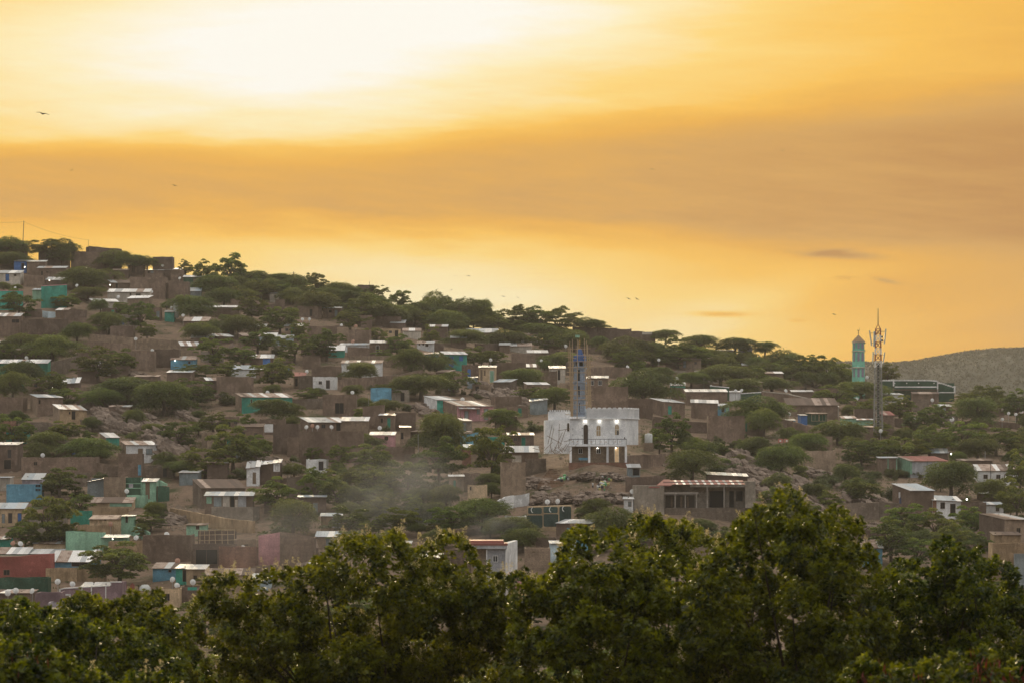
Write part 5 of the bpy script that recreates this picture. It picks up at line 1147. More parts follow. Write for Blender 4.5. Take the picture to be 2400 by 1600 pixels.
# ------------------------------------------------------------------ rocks
ROCK = wallmat('rock', (.26, .20, .16), 0, .7, .95, 1.0)
from mathutils import noise as mnoise
def rock_proto(seed):
    mb = MB(); n = 7; idx = {}
    def vid(p):
        key = tuple(round(c, 4) for c in p)
        if key not in idx:
            v = Vector(p); v = v*.45 + v.normalized()*.75
            q_ = Vector((v.x*1.2, v.y*1.2, v.z*3.5)) + Vector((seed*7.1, 0, 0)); d = mnoise.noise(q_)*.26 + mnoise.noise(v*3.1 + Vector((0, seed*3.3, 0)))*.22
            st_ = mnoise.cell(Vector((v.x*.8+seed, v.y*.8, v.z*2.6)))*.16
            v = v*(1 + d + st_ - .08); idx[key] = len(mb.v); mb.v.append(tuple(v))
        return idx[key]
    for ax in range(3):
        for s_ in (-1, 1):
            for i in range(n):
                for j in range(n):
                    q_ = []
                    for (a_, b_) in ((i, j), (i+1, j), (i+1, j+1), (i, j+1)):
                        p = [0, 0, 0]; p[ax] = s_; p[(ax+1) % 3] = -1+2*a_/n; p[(ax+2) % 3] = -1+2*b_/n; q_.append(vid(p))
                    mb.f.append(tuple(q_ if s_ > 0 else q_[::-1]))
    me = bpy.data.meshes.new('rock_slab'); me.from_pydata(mb.v, [], mb.f); me.materials.append(ROCK); return me
ROCKM = [rock_proto(i) for i in range(7)]
def rocks(phrase, cx, cy, w_, h_, tilt, n, seed):
    r = random.Random(seed); D_ = gd(cx, cy); k_ = D_/F; o = empty('rock_outcrop', P(cx, cy, D_))
    for i in range(int(n*1.4)):
        u = r.uniform(-.5, .5); px, py = cx+u*w_*math.cos(tilt)+r.uniform(-.2, .2)*h_, cy + u*w_*math.sin(tilt) + r.uniform(-.35, .5)*h_
        D2 = gd(px, py); p_ = P(px, py, D2)-o.location; L = r.uniform(.35, 1.0)*h_*k_*.6; Hh = r.uniform(.16, .34)*h_*k_
        b_ = share('rock_slab', r.choice(ROCKM), o, p_, (L, r.uniform(.7, 1.3), Hh)); b_.rotation_euler = (r.uniform(-.2, .3), tilt+r.uniform(-.15, .15), r.uniform(-.4, .4))
    named(o, phrase, cx, cy, 'rocks')
rocks('long tilted rock ridge', 1800, 1120, 200, 60, .42, 34, 1); rocks('broken rock face below the ridge', 1850, 1165, 150, 60, .45, 24, 2)
rocks('pale rock slabs at right', 2030, 1172, 130, 34, .35, 18, 3); rocks('smooth slanting slab beside turquoise house', 460, 975, 130, 30, .40, 14, 4)
rocks('cliff beside the whitewashed house', 390, 1045, 90, 70, .5, 20, 5); rocks('dark rock face under acacia thicket', 270, 985, 110, 60, .3, 18, 6)
rocks('pale boulders above the cliff', 345, 1000, 60, 50, .4, 12, 7); rocks('rock shelf above long brown wall', 335, 890, 80, 30, .3, 10, 8)
rocks('boulder heap beside pink slanting wall', 702, 1312, 60, 40, .3, 14, 9); rocks('rocky bank under the cream house', 1165, 920, 110, 36, .25, 18, 10)
rocks('stony bank left of tin hut', 1215, 950, 60, 44, .4, 12, 11); rocks('rubble slope left of orange wall', 420, 1215, 50, 40, .2, 12, 12)
rocks('rubble below the stone wall', 2010, 1236, 110, 30, .1, 16, 13); rocks('stones under big square mud house', 500, 925, 80, 22, .2, 10, 14); rocks('stony bank below terrace', 640, 1082, 110, 26, .2, 14, 15)

rocks('stony rubble slope below the mosque', 1370, 1165, 230, 24, .0, 40, 21); rocks('rubble bank left of earth steps', 1255, 1130, 70, 22, .1, 16, 22); rocks('loose rubble above crescent panels', 1300, 1172, 110, 18, .0, 22, 23); rocks('rubble strip under mosque plinth', 1410, 1114, 130, 14, .0, 22, 24)
rocks('rubble bank right of green door house', 1000, 960, 60, 26, .2, 12, 25); rocks('stones below square mud block', 1925, 1108, 90, 20, .2, 14, 26)
# ------------------------------------------------------------------ dishes, poles, cables, lamps, birds
def parab(seed):
    mb = MB(); n = 16
    prof = [(0.001, -.26), (.35, -.235), (.65, -.16), (.88, -.06), (1.0, .0)]
    for r_, y in prof:
        for i in range(n): t_ = 2*math.pi*i/n; mb.v.append((r_*math.cos(t_), -y*1.0 - .26, r_*math.sin(t_)))
    for k in range(4):
        for i in range(n): j = (i+1) % n; mb.f.append((k*n+i, k*n+j, (k+1)*n+j, (k+1)*n+i))
    return mb
pm = parab(0); DM = {}
for key, mt in (('w', DISHW), ('r', DISHR)):
    me = bpy.data.meshes.new('dish_bowl'); me.from_pydata([(x, -y-.26, z) for x, y, z in pm.v], [], pm.f); me.materials.append(mt); me.shade_smooth(); DM[key] = me
am = MB(); am.bar((0, .02, -.9), (0, -.95, -.05), .03, n=4); am.bar((-.55, 0, .7), (0, -.95, 0), .018, n=4); am.bar((.55, 0, .7), (0, -.95, 0), .018, n=4); am.lathe([(.05, -.1), (.09, 0), (.05, .1)], 6, (0, -.98, 0))
fm = bpy.data.meshes.new('feed_arm'); fm.from_pydata(am.v, [], am.f); fm.materials.append(STEEL)
pmst = MB(); pmst.bar((0, .3, -4.2), (0, .3, .1), .05, n=6); pms = bpy.data.meshes.new('mast'); pms.from_pydata(pmst.v, [], pmst.f); pms.materials.append(STEEL)
RD = random.Random(77)
def dish(px, py, r_, kind='w', yaw=None, D=None):
    if D is None:
        D = gd(px, py+25); D = gd(px, py + 2.5*F/D)
    s_ = max(r_*D/F, .45); o = empty('satellite_dish', P(px, py, D))
    t_ = share('bowl', DM[kind], o, scale=(s_, s_, s_)); yw = RD.uniform(-.6, .6) if yaw is None else yaw; t_.rotation_euler = (-RD.uniform(.15, .5), 0, yw)
    a_ = share('feed_arm', fm, o, scale=(s_, s_, s_)); a_.rotation_euler = t_.rotation_euler; share('mast', pms, o)
    auto(o, 'white satellite dish' if kind == 'w' else 'rusty satellite dish', px, py, 'dish', 'satellite dishes on the roofs')
for d_ in [(86, 620, 3.5), (180, 669, 3.5), (299, 622, 3.2), (381, 622, 3.4), (277, 696, 4.5), (355, 684, 4), (35, 675, 4), (421, 652, 3.3), (429, 739, 3.6), (402, 721, 3), (660, 681, 3.2), (745, 718, 4), (725, 748, 3.8), (800, 762, 3.8), (802+32, 764, 4.2, 'r'), (827, 800, 5, 'r'), (839, 680, 4), (709, 748, 3), (990, 741, 3.5), (1095, 749, 3.5), (1150, 843, 3.6), (1225, 800, 3), (1256, 800, 4.5), (1326, 811, 4.3), (1269, 845, 3.7), (1471, 859, 3.8), (1470, 902, 4), (1544, 843, 3.8), (1587, 886, 3.8), (1667, 905, 4), (1694, 915, 4), (1724, 915, 3.8), (1738, 914, 3.8), (1842, 915, 4.5), (1687, 834, 3.5), (1710, 850, 3.6), (1892, 860, 3.6), (1650, 886, 3), (1780, 835, 3), (2032, 884, 4.2), (2008, 934, 3.4), (2185, 937, 4.5), (2064, 1009, 5), (2143, 979, 5), (2231, 982, 5.5), (2313, 937, 3.8), (2394, 963, 5.5), (2364, 968, 4), (2381, 970, 4), (2349, 982, 3.4), (35, 810, 3.4), (62, 838, 4), (318, 794, 4), (357, 821, 4), (627, 919, 4), (719, 870, 4.2), (718, 1000, 4), (732, 997, 5.5, 'r'), (744, 1000, 4), (777, 1000, 3.6), (826, 919, 4), (878, 945, 3.6), (890, 1002, 5), (1084, 935, 5), (100, 1066, 4), (297, 1150, 5.5), (30, 1272, 6, 'r'), (48, 1273, 5), (319, 1259, 4), (391, 1251, 4), (228, 1289, 5.5), (416, 1313, 5, 'r'), (570, 1283, 4), (135, 1362, 5.5), (170, 1368, 4.3), (37, 1383, 5.5), (18, 1389, 5), (75, 1384, 5), (404, 1357, 4), (452, 1363, 4), (415, 1371, 4), (1283, 1175, 5), (1307, 1174, 3), (1482, 1151, 5.5), (1850, 969, 4), (713, 1416, 4), (1212, 1368, 5), (2394, 1256, 5), (259, 1227, 4, 'r')]:
    dish(*d_)
def pole(px, yt, yb, lean, phrase, r_=.09, cat='pole', mat=WOOD, cross=0):
    D_ = gd(px, yb+12); o = empty('utility_pole', P(px, yb, D_)); H_ = (yb-yt)*D_/F
    MB().bar((0, 0, -2), (lean*D_/F, 0, H_), r_*1.2, r_, 7).build('post', mat, o)
    if cross: MB().box(lean*D_/F-.5, lean*D_/F+.5, -.05, .05, H_-.4, H_-.3).build('crossarm', mat, o)
    tag(o, phrase, cat, 'poles on the hillside'); return P(px+lean, yt+2, D_)
p1 = pole(53, 518, 568, 3, 'leaning wooden pole on the far left ridge', .10); p2 = pole(688, 637, 682, 0, 'wooden pole on the ridge beside the round tree', .11)
pole(207, 563, 580, 0, 'thin rod with a disc on the skyline block house', .05, mat=IRON); pole(866, 660, 672, 0, 'short antenna rod on the skyline house', .05, mat=IRON)
pole(1076, 716, 756, 0, 'thin pole before the white walled house', .06); pole(981, 1017, 1064, -1, 'slim pale pole beside the narrow mud house', .06, mat=STEEL); pole(864, 925, 952, 0, 'thin rod above the tall mud house', .04, mat=STEEL)
pole(2308, 1056, 1082, 1, 'short concrete post near the rusty tile house', .07, mat=STEEL); pole(2322, 1080, 1118, 0, 'dark iron post before the white tile house', .06, mat=IRON, cross=1); pole(2222, 1045, 1074, 0, 'post at the end of the dark red roof', .08, cross=1)
pole(2076, 865, 890, 0, 'thin rod right of the telecom mast', .05, mat=STEEL); pole(1028, 722, 740, 0, 'thin rod on the white eave house', .04, mat=STEEL)
def cable(a_, b_, sag, phrase):
    n = 14; mb = MB(); pts = [a_.lerp(b_, i/n) - Vector((0, 0, sag*4*(i/n)*(1-i/n))) for i in range(n+1)]; o_ = pts[0].copy()
    for i in range(n): mb.bar(pts[i]-o_, pts[i+1]-o_, .022, n=4)
    o = mb.build('power_cable', IRON, loc=o_); tag(o, phrase, 'cable')
cable(p1, P(210, 563, 850), .8, 'power cable from the leaning pole to the skyline block house'); cable(P(-60, 519, 850), p1, .3, 'power cable from the leaning pole towards the left edge')
cable(p2, P(560, 640, 850), .5, 'power cable left of the ridge pole'); cable(p2, P(860, 668, 850), 1.5, 'power cable right of the ridge pole')
def bulb(px, py, phrase, r_=.16):
    D = gd(px, py+8); D = gd(px, py + 1.8*F/D) - 1.2; o = empty('house_lamp', P(px, py, D)); MB().lathe([(.02, -r_), (r_, 0), (.02, r_)], 8).build('bulb', BULB, o); MB().bar((0, 0, 0), (0, 1.6, .25), .02, n=4).build('bracket', IRON, o); tag(o, phrase, 'lamp', 'lit lamps on houses')
for px, py, ph_ in ((38, 612, 'lit lamp at the small blue hut below the ridge'), (58, 626, 'lit lamp beside the dish eave mud house'), (35, 642, 'lit lamp under the pale porch roof'), (116, 657, 'lit lamp under the sloping white roof'), (258, 668, 'lit lamp at the patchy white roof hut'), (410, 844, 'lit lamp on the blue house under rusty roof'), (124, 908, 'lit lamp among the dark acacia thicket'), (264, 1262, 'lit lamp at the mint lean-to'), (2266, 1169, 'lit lamp at the broken plaster house eave'), (2229, 1063, 'lit lamp on the green post behind the red roof'), (2357, 1116, 'lit lamp in the doorway of the tile roof house'), (1709, 1171, 'lit lamp inside the unfinished house')): bulb(px, py, ph_, .14)
def bird_mesh():
    mb = MB(); mb.v = [(.0, -.32, .0), (.05, -.15, .05), (-.05, -.15, .05), (.06, .1, .06), (-.06, .1, .06), (.0, .4, .03), (.05, -.15, -.05), (-.05, -.15, -.05), (.06, .1, -.05), (-.06, .1, -.05), (.35, -.08, .10), (.34, .12, .09), (.78, .02, .03), (.72, .12, .03), (-.35, -.08, .12), (-.34, .12, .11), (-.78, .02, .05), (-.72, .12, .05), (.12, .5, .03), (-.12, .5, .03)]
    mb.f = [(0, 1, 2), (0, 6, 1), (0, 2, 7), (0, 7, 6), (1, 3, 4, 2), (6, 7, 9, 8), (3, 5, 4), (8, 9, 5), (1, 6, 10), (3, 11, 8), (1, 10, 11, 3), (6, 8, 11, 10), (10, 12, 13, 11), (2, 14, 7), (4, 9, 15), (2, 4, 15, 14), (7, 14, 15, 9), (14, 15, 17, 16), (5, 18, 19), (3, 8, 5), (4, 5, 9)]
    me = bpy.data.meshes.new('bird_body'); me.from_pydata(mb.v, [], mb.f); me.materials.append(plain('dark_plumage', (.05, .03, .02), .8)); return me
bmh = bird_mesh(); RB = random.Random(12)
for px, py, w_, ph_ in ((100, 267, 31, 'large dark bird gliding in the bright sky at left'), (168, 399, 7, 'tiny bird in the orange band at far left'), (409, 435, 10, 'small bird banking in the orange band'), (1068, 647, 6, 'left bird of the level pair above the ridge'), (1098, 647, 8, 'right bird of the level pair above the ridge'), (1058, 680, 10, 'bird just below the level pair'), (1180, 695, 8, 'bird gliding above the umbrella acacias'), (1214, 698, 9, 'bird tilted steeply above the middle ridge'), (1473, 700, 9, 'left of two birds side by side above skyline'), (1493, 701, 9, 'right of two birds side by side above skyline'), (1362, 732, 7, 'dark bird just above the middle skyline trees'), (1528, 397, 8, 'bird high in the orange cloud band'), (1834, 353, 8, 'bird high at the upper right'), (2205, 612, 7, 'tiny bird right of the small dark clouds'), (1665, 739, 5, 'tiny bird against the thin dark cloud'), (1955, 737, 9, 'bird diving left of the turquoise minaret'), (1931, 829, 6, 'bird low above the dark round trees')):
    Dm = 1.5*F/w_; o = share('bird', bmh, None, P(px, py, min(Dm, 1100)), (1, 1, 1)); s_ = min(1.0, 1100/Dm)*(1.35 if w_ < 20 else 1.0); o.scale = (s_,)*3
    o.rotation_euler = (RB.uniform(-.35, .1), RB.uniform(-.5, .5), RB.uniform(-.5, .5)); tag(o, ph_, 'bird', 'birds in the sky')
pr = empty('perched_bird', P(1464, 1028, MD-.1)); MB().lathe([(.02, -.02), (.10, .12), (.08, .28), (.05, .36), (.02, .42)], 8).build('body', MATS['dark_plumage'], pr, True); tag(pr, 'dark bird perched on the mosque railing', 'bird')

# ------------------------------------------------------------------ smaller houses packed between the others
RH = random.Random(41); nf = 0; tr_ = 0
SKY_H = lambda px: float(np.interp(px, [0, 200, 400, 560, 800, 1000, 1200, 1400, 1600, 1800, 2000, 2400], [625, 640, 660, 690, 725, 760, 795, 825, 850, 880, 930, 975]))
LM0 = list(LM)
while nf < 100 and tr_ < 9000:
    tr_ += 1; px = RH.uniform(5, 2390) if RH.random() < .35 else RH.uniform(5, 1250); yb = RH.uniform(SKY_H(px), 1320 if px < 760 else 1100 if px < 1230 else 1010)
    if 1225 < px < 1500 and yb > 930: continue
    if 300 < px < 520 and 930 < yb < 1080: continue
    if 1560 < px < 1880 and yb > 985: continue
    k_ = F/gd(px, yb); w_ = RH.uniform(3.0, 6.5)*k_; hh = RH.uniform(2.1, 3.1)*k_; bad = False
    for (x0, x1, y0, y1) in RECTS:
        ox = min(px+w_/2, x1)-max(px-w_/2, x0); oy = min(yb, y1)-max(yb-hh, y0)
        if ox > 2 and oy > 0 and (oy > .3*hh or yb < y1-2) and ox*oy > .06*w_*hh: bad = True; break
    if bad: continue
    col = RH.choice(['mud']*8+['mud2']*7+['mud3']*6+['block']*2+['stone']*2+[ 'pale', 'white', 'teal' if px < 1300 else 'mint', 'blue', 'cream', 'brick']); rf = RH.choice([None]*8+['white', 'grey', 'bluegrey', 'rust', 'rust', 'brown', 'brown'])
    xa, xb = px-w_/2, px+w_/2; ops = []
    if RH.random() < .75:
        u = RH.uniform(.1, .7); ops.append(('d', xa+w_*u, xa+w_*u+.95*k_, yb-min(2.0*k_, hh*.82), yb, RH.choice(['dark', 'dark', 'wood', 'dteal', 'sheet', 'dblue', 'iron'])))
        u2 = (u+.45) % .8 + .05
        if abs(u2-u)*w_ > 1.4*k_ and u2*w_ < w_-.9*k_: ops.append(('w', xa+w_*u2, xa+w_*u2+.8*k_, yb-1.75*k_, yb-1.0*k_, RH.choice(['dark', 'glass', 'wood'])))
    cn_ = {'mud': 'brown mud', 'mud2': 'dark mud', 'mud3': 'tan mud', 'block': 'grey block', 'stone': 'rubble stone', 'pale': 'pale plaster', 'white': 'whitewashed', 'teal': 'turquoise', 'mint': 'mint', 'blue': 'sky blue', 'cream': 'cream', 'brick': 'red brick'}[col]
    rn_ = {None: 'flat topped', 'white': 'white roofed', 'grey': 'grey roofed', 'bluegrey': 'tin roofed', 'rust': 'rusty roofed', 'brown': 'brown roofed'}[rf]
    o = h('filler %d' % nf, xa, xb, yb-hh, yb, col, rf, RH.uniform(.3, .7)*k_ if rf else 0, side=RH.choice([0, 0, 0, -1, 1])*RH.uniform(.8, 1.8)*k_, ops=ops, jit=.14); LM.pop()
    auto(o, '%s %s hut' % (rn_, cn_), px, yb-hh/2, 'house', 'houses on the hillside'); nf += 1

# ------------------------------------------------------------------ hillside trees: (column, crown top, foot, width, kind)
TL = """20 552 604 95 a;110 560 602 96 b;150 556 604 70 a;35 588 628 95 a;140 586 615 60 a;268 582 632 72 a;312 595 630 90 a;345 604 628 60 a;195 622 680 112 a;250 628 662 70 a;205 672 704 90 a;158 688 724 62 b;45 682 745 92 b;
235 698 738 50 a;255 728 782 92 a;330 703 776 78 b;180 752 802 76 a;120 782 856 134 a;52 778 830 90 a;16 805 848 64 b;345 755 798 44 b;60 842 905 110 a;118 870 925 90 b;30 868 940 90 a;
436 609 650 36 b;478 610 672 66 b;540 597 672 84 b;500 640 696 90 a;600 632 668 60 a;560 668 708 80 a;450 690 752 112 a;525 672 720 88 a;590 690 752 76 b;655 718 780 84 b;560 735 788 96 a;470 752 802 90 a;652 640 672 70 a;690 640 694 90 a;
742 639 690 54 b;790 660 708 90 a;740 682 740 110 a;700 752 795 46 b;765 775 842 84 b;690 782 848 90 b;605 772 830 90 b;500 788 858 92 b;570 810 858 74 b;640 838 908 92 b;530 845 890 70 b;450 850 890 90 b;820 668 712 80 a;
850 692 758 100 b;820 728 772 76 b;900 708 760 110 a;880 668 715 60 b;935 680 730 54 b;985 706 752 90 a;1018 679 748 80 a;1095 696 754 124 a;1052 725 782 90 a;1155 735 782 84 b;1130 700 750 60 a;1010 762 808 48 b;930 780 842 64 b;880 765 812 60 b;900 820 850 60 b;
965 815 875 90 a;1025 822 878 70 a;1110 812 858 60 b;1155 818 862 60 b;845 846 892 84 a;985 872 932 130 a;1065 866 922 90 b;915 896 935 70 b;902 932 972 72 a;850 956 992 50 b;1090 770 812 100 a;1180 770 815 90 a;
1030 962 1068 124 a;850 1012 1066 92 a;1175 955 1006 90 a;1152 994 1130 114 b;1030 1030 1130 106 b;880 1042 1120 120 b;870 1088 1160 100 b;955 1080 1150 90 b;800 1040 1100 70 b;770 1100 1160 80 b;820 1186 1250 112 b;1130 1162 1240 136 a;1060 1180 1250 110 b;940 1185 1250 90 b;1195 1208 1262 140 a;1225 1235 1290 90 a;1152 1128 1165 44 a;
1215 718 778 90 b;1262 716 780 84 b;1310 722 785 100 b;1372 742 772 60 a;1400 750 772 54 a;1262 756 800 120 a;1290 776 828 66 b;1345 775 820 90 a;1215 785 815 80 a;1320 822 868 110 a;1230 860 912 100 a;1465 784 850 110 a;1468 812 868 78 b;1530 800 855 90 a;1300 905 960 100 a;1250 905 945 80 b;
1560 771 800 60 a;1585 788 855 90 b;1640 782 828 90 a;1722 789 826 84 a;1792 799 832 58 a;1835 816 868 96 a;1635 806 862 88 b;1540 858 905 90 a;1510 860 946 140 a;1690 850 905 130 a;1752 818 858 46 b;1770 852 902 70 b;1865 828 880 74 b;1905 828 902 90 b;1945 842 905 90 b;1975 848 900 60 b;1810 880 920 100 a;1745 884 926 100 a;1620 870 905 80 a;
1960 898 955 100 b;2082 850 905 56 b;2020 890 945 120 a;2110 925 985 76 b;2190 944 1010 96 b;2300 905 962 90 a;2266 918 962 60 b;2320 900 970 84 b;2385 912 990 90 b;2290 928 1000 120 a;2030 932 985 84 b;2150 960 1010 80 b;2060 985 1012 70 b;
1780 922 992 140 a;1790 952 1020 80 a;1965 980 1040 130 a;1890 1012 1070 100 a;1830 1036 1118 110 a;1575 968 1056 90 b;1620 1048 1128 134 a;1850 998 1040 60 a;2080 1020 1088 110 b;2020 1030 1090 90 b;2180 998 1072 100 b;2255 985 1062 110 b;2335 998 1065 110 b;2392 1055 1150 70 b;2290 1020 1080 90 a;2140 1030 1075 90 b;
2230 1076 1165 130 a;2325 1118 1182 84 a;2382 1128 1220 80 b;2125 1176 1262 110 b;2190 1196 1270 100 b;2090 1212 1320 120 b;2275 1186 1256 90 b;2225 1230 1300 96 b;2150 1260 1330 90 b;2290 1250 1310 70 b;1440 1183 1256 130 a;1395 1165 1215 70 a;1500 1200 1260 80 a;1560 1215 1270 90 a;1640 1212 1256 90 a;
225 812 892 110 b;285 815 880 80 b;160 905 955 90 b;300 878 944 150 a;385 888 972 130 a;240 905 960 90 a;455 888 950 110 b;415 905 960 80 b;530 905 945 60 s;500 966 1020 90 b;580 970 1025 60 b;545 998 1100 124 b;480 1046 1118 110 b;600 1020 1090 80 b;640 960 1000 60 s;420 985 1050 90 b;
30 972 1045 96 b;110 1008 1066 112 a;205 1022 1086 134 a;150 985 1030 80 b;140 1096 1168 108 b;112 1152 1286 124 b;60 1225 1290 90 b;150 1220 1280 70 b;280 1268 1368 158 b;430 1075 1116 80 a;650 1122 1200 110 b;685 1166 1256 120 a;740 1100 1190 80 b;790 1120 1190 70 b;330 1222 1262 34 b;735 1046 1086 40 b;688 1056 1090 30 s;482 1344 1380 40 b;
640 932 986 110 a;722 906 948 60 b;680 940 980 60 a;30 1395 1450 90 b;440 1430 1500 90 b;380 1440 1500 80 b;820 1240 1290 80 b;1420 1240 1290 80 b;900 985 1020 40 s;830 900 930 60 a;560 1085 1118 50 s;380 1165 1195 30 s;235 1098 1120 40 s;620 1150 1185 50 b;1380 1012 1040 30 s;1545 1010 1060 60 b;1600 1005 1040 60 s"""
for rec in TL.replace('\n', '').split(';'):
    a_ = rec.split()
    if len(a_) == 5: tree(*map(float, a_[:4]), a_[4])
# the nearly closed band of crowns along the ridge
RR = random.Random(31)
for i in range(78):
    px = 560 + i*19 + RR.uniform(-9, 9); yt_ = float(np.interp(px, [560, 640, 700, 800, 900, 1000, 1100, 1200, 1300, 1350, 1450, 1550, 1650, 1750, 1850, 1950, 2060], [640, 645, 655, 668, 692, 702, 710, 726, 738, 760, 786, 795, 806, 820, 838, 852, 868])) + RR.uniform(2, 26)
    if 1336 < px < 1540 and RR.random() < .8: continue
    if 1990 < px < 2034: continue
    tree(px, yt_, yt_+RR.uniform(34, 46), RR.uniform(42, 84), RR.choice('aaab'), D=min(858, max(800, gd(px, yt_+40))))
# trees on the valley floor behind the near ones
for (px, D_, hm_, wm_) in [(x, d, hh, ww) for x, d, hh, ww in ((60, 240, 9, 12), (330, 260, 9, 12), (520, 230, 8, 11), (700, 280, 9, 13), (880, 240, 9, 12), (1060, 290, 9, 13), (1210, 250, 9, 12), (1390, 290, 9, 13), (1560, 240, 9, 12), (1740, 280, 9, 13), (1930, 240, 9, 12), (2100, 290, 9, 13), (2290, 250, 9, 12), (620, 160, 7, 10), (980, 170, 7, 10), (1300, 160, 7, 9), (1800, 165, 7, 10), (1150, 130, 6, 8), (800, 135, 6, 8), (420, 170, 7, 9), (1480, 135, 6, 8), (200, 165, 7, 10), (2050, 160, 7, 9))]:
    X_ = (px-1200)/F*D_; g_ = gz(X_, D_); yb_ = HZ-(g_-CZ)*F/D_; tree(px, yb_-hm_*F/D_, yb_, wm_*F/D_/1.28, 'b', D_)
for (px, yb_, hh, ww) in ((480, 1480, 80, 120), (560, 1520, 80, 130), (640, 1470, 80, 120), (740, 1500, 90, 130), (840, 1470, 80, 120), (930, 1440, 80, 110), (960, 1510, 90, 130), (1060, 1470, 90, 120), (1120, 1430, 70, 90), (1240, 1470, 90, 120), (1290, 1420, 70, 90), (1380, 1480, 90, 130), (1420, 1400, 80, 100), (1500, 1380, 80, 110), (1580, 1440, 90, 130), (1680, 1400, 80, 110), (1760, 1450, 90, 130), (1900, 1400, 90, 120), (1980, 1340, 70, 90), (2000, 1440, 90, 120), (2120, 1420, 90, 120), (2240, 1400, 90, 120), (2330, 1440, 80, 110), (100, 1500, 80, 110), (250, 1510, 80, 120), (370, 1500, 70, 100)): tree(px, yb_-hh, yb_, ww, 'b')
# fill trees where the slope between the houses is green
RT = random.Random(21); placed = 0; tries = 0
SKY_T = lambda px: float(np.interp(px, [0, 200, 400, 560, 800, 1000, 1200, 1400, 1600, 1800, 2000, 2400], [600, 620, 640, 665, 695, 725, 765, 800, 830, 850, 890, 940]))
while placed < 215 and tries < 14000:
    tries += 1; px = RT.uniform(-10, 2410); yb = RT.uniform(SKY_T(px)+18, 1290)
    if 1225 < px < 1490 and 1085 < yb < 1215: continue
    if 1740 < px < 2110 and 1080 < yb < 1250 and RT.random() < .8: continue
    if 330 < px < 520 and 930 < yb < 1080 and RT.random() < .6: continue
    k_ = F/gd(px, yb); w_ = RT.uniform(2.8, 6.0)*k_; hh = w_*RT.uniform(.55, .85)
    bx = (px-w_*.42, px+w_*.42, yb-hh, yb-hh*.1); bad = False; ar = (bx[1]-bx[0])*(bx[3]-bx[2])
    for (x0, x1, y0, y1) in RECTS:
        ox = min(bx[1], x1)-max(bx[0], x0); oy = min(bx[3], y1)-max(bx[2], y0)
        if ox > 0 and oy > 0 and ox*oy > .16*ar and yb > y0: bad = True; break
    if bad: continue
    for (tx, t0, t1, tw_) in TREES:
        if abs(tx-px) < (tw_+w_)*.20 and abs(t1-yb) < 13: bad = True; break
    if bad: continue
    tree(px, yb-hh, yb, w_, RT.choice('aabbs')); placed += 1
# dense thickets of low scrub (cactus and thorn)
for (cx, cy, sx, sy, n, hpx) in ((1760, 1058, 70, 20, 34, 26), (1680, 1050, 40, 12, 14, 26), (1990, 1125, 60, 16, 26, 24), (1930, 1135, 40, 14, 14, 22), (330, 935, 70, 14, 16, 24), (430, 935, 50, 12, 14, 24), (1100, 925, 60, 8, 10, 16), (940, 915, 40, 8, 8, 18), (2120, 1110, 60, 6, 12, 22), (700, 1195, 50, 10, 8, 22), (860, 1170, 40, 20, 10, 20), (1010, 1160, 50, 20, 12, 18)):
    VV, TT = [], []
    for i in range(n):
        px, py = RT.gauss(cx, sx*.6), RT.gauss(cy, sy*.7); w_ = RT.uniform(1.0, 1.9)*hpx; D_ = gd(px, py+2); p_ = P(px, py+2, D_); me = RT.choice(SHM); nv_ = len(me.vertices); co = np.empty(nv_*3, np.float32); me.vertices.foreach_get('co', co); tt = np.empty(len(me.polygons), np.float32); me.attributes['tint'].data.foreach_get('value', tt)
        hh = hpx*RT.uniform(.6, 1.05)*D_/F; an_ = RT.uniform(0, 6.28); ca, sa_ = math.cos(an_), math.sin(an_); q_ = co.reshape(-1, 3).astype(float); q_ = np.stack([(q_[:, 0]*ca-q_[:, 1]*sa_)*w_*D_/F, (q_[:, 0]*sa_+q_[:, 1]*ca)*w_*D_/F, (q_[:, 2]-.1)*hh], 1); VV.append(q_ + np.array(p_)); TT.append(tt)
    tag(share('scrub_thicket', quads_mesh('scrub_thicket', np.concatenate(VV), np.concatenate(TT), [LEAF_S])), kind='stuff')

# ------------------------------------------------------------------ ground stones and tufts (not countable)
rng = np.random.default_rng(4); SV, SF = [], []
def scatter(n, regions):
    out_ = []
    while len(out_) < n:
        if regions and rng.uniform() < .45:
            x0, x1, y0, y1 = regions[rng.integers(len(regions))]; px, py = rng.uniform(x0, x1), rng.uniform(y0, y1); D_ = gd(px, py)
        else:
            D_ = rng.uniform(420, 860); px = rng.uniform(-100, 2500)
        X = (px-1200)/F*D_; out_.append((X, D_, gz(X, D_)+h2(X, D_)))
    return np.array(out_)
REG = [(1225, 1490, 1095, 1210), (1900, 2080, 1210, 1260), (330, 520, 940, 1080), (860, 1060, 1130, 1180), (1100, 1240, 900, 950), (600, 720, 1070, 1120), (1780, 1960, 1140, 1230), (400, 470, 1180, 1240)]
st_p = scatter(9000, REG); octv = np.array([(1, 0, 0), (0, 1, 0), (-1, 0, 0), (0, -1, 0), (0, 0, .8), (0, 0, -.6)]); octf = np.array([(0, 1, 4), (1, 2, 4), (2, 3, 4), (3, 0, 4), (1, 0, 5), (2, 1, 5), (3, 2, 5), (0, 3, 5)])
sz = rng.uniform(.06, .26, len(st_p))*np.where(rng.uniform(size=len(st_p)) < .08, 2.2, 1)
vv = st_p[:, None, :] + octv[None]*sz[:, None, None]*rng.uniform(.6, 1.3, (len(st_p), 6, 1)); ff = vv[:, octf].reshape(-1, 3)
mesh_s = quads_mesh('ground_stones', ff, np.zeros(len(ff)//3), [wallmat('loose_stone', (.30, .235, .18), 0, .5, .95, .5)], 3)
tag(share('ground_stones', mesh_s), kind='stuff')
tp = scatter(7000, [(860, 1060, 1130, 1240), (250, 500, 900, 1060), (1650, 2100, 1000, 1140)]); m_ = 13
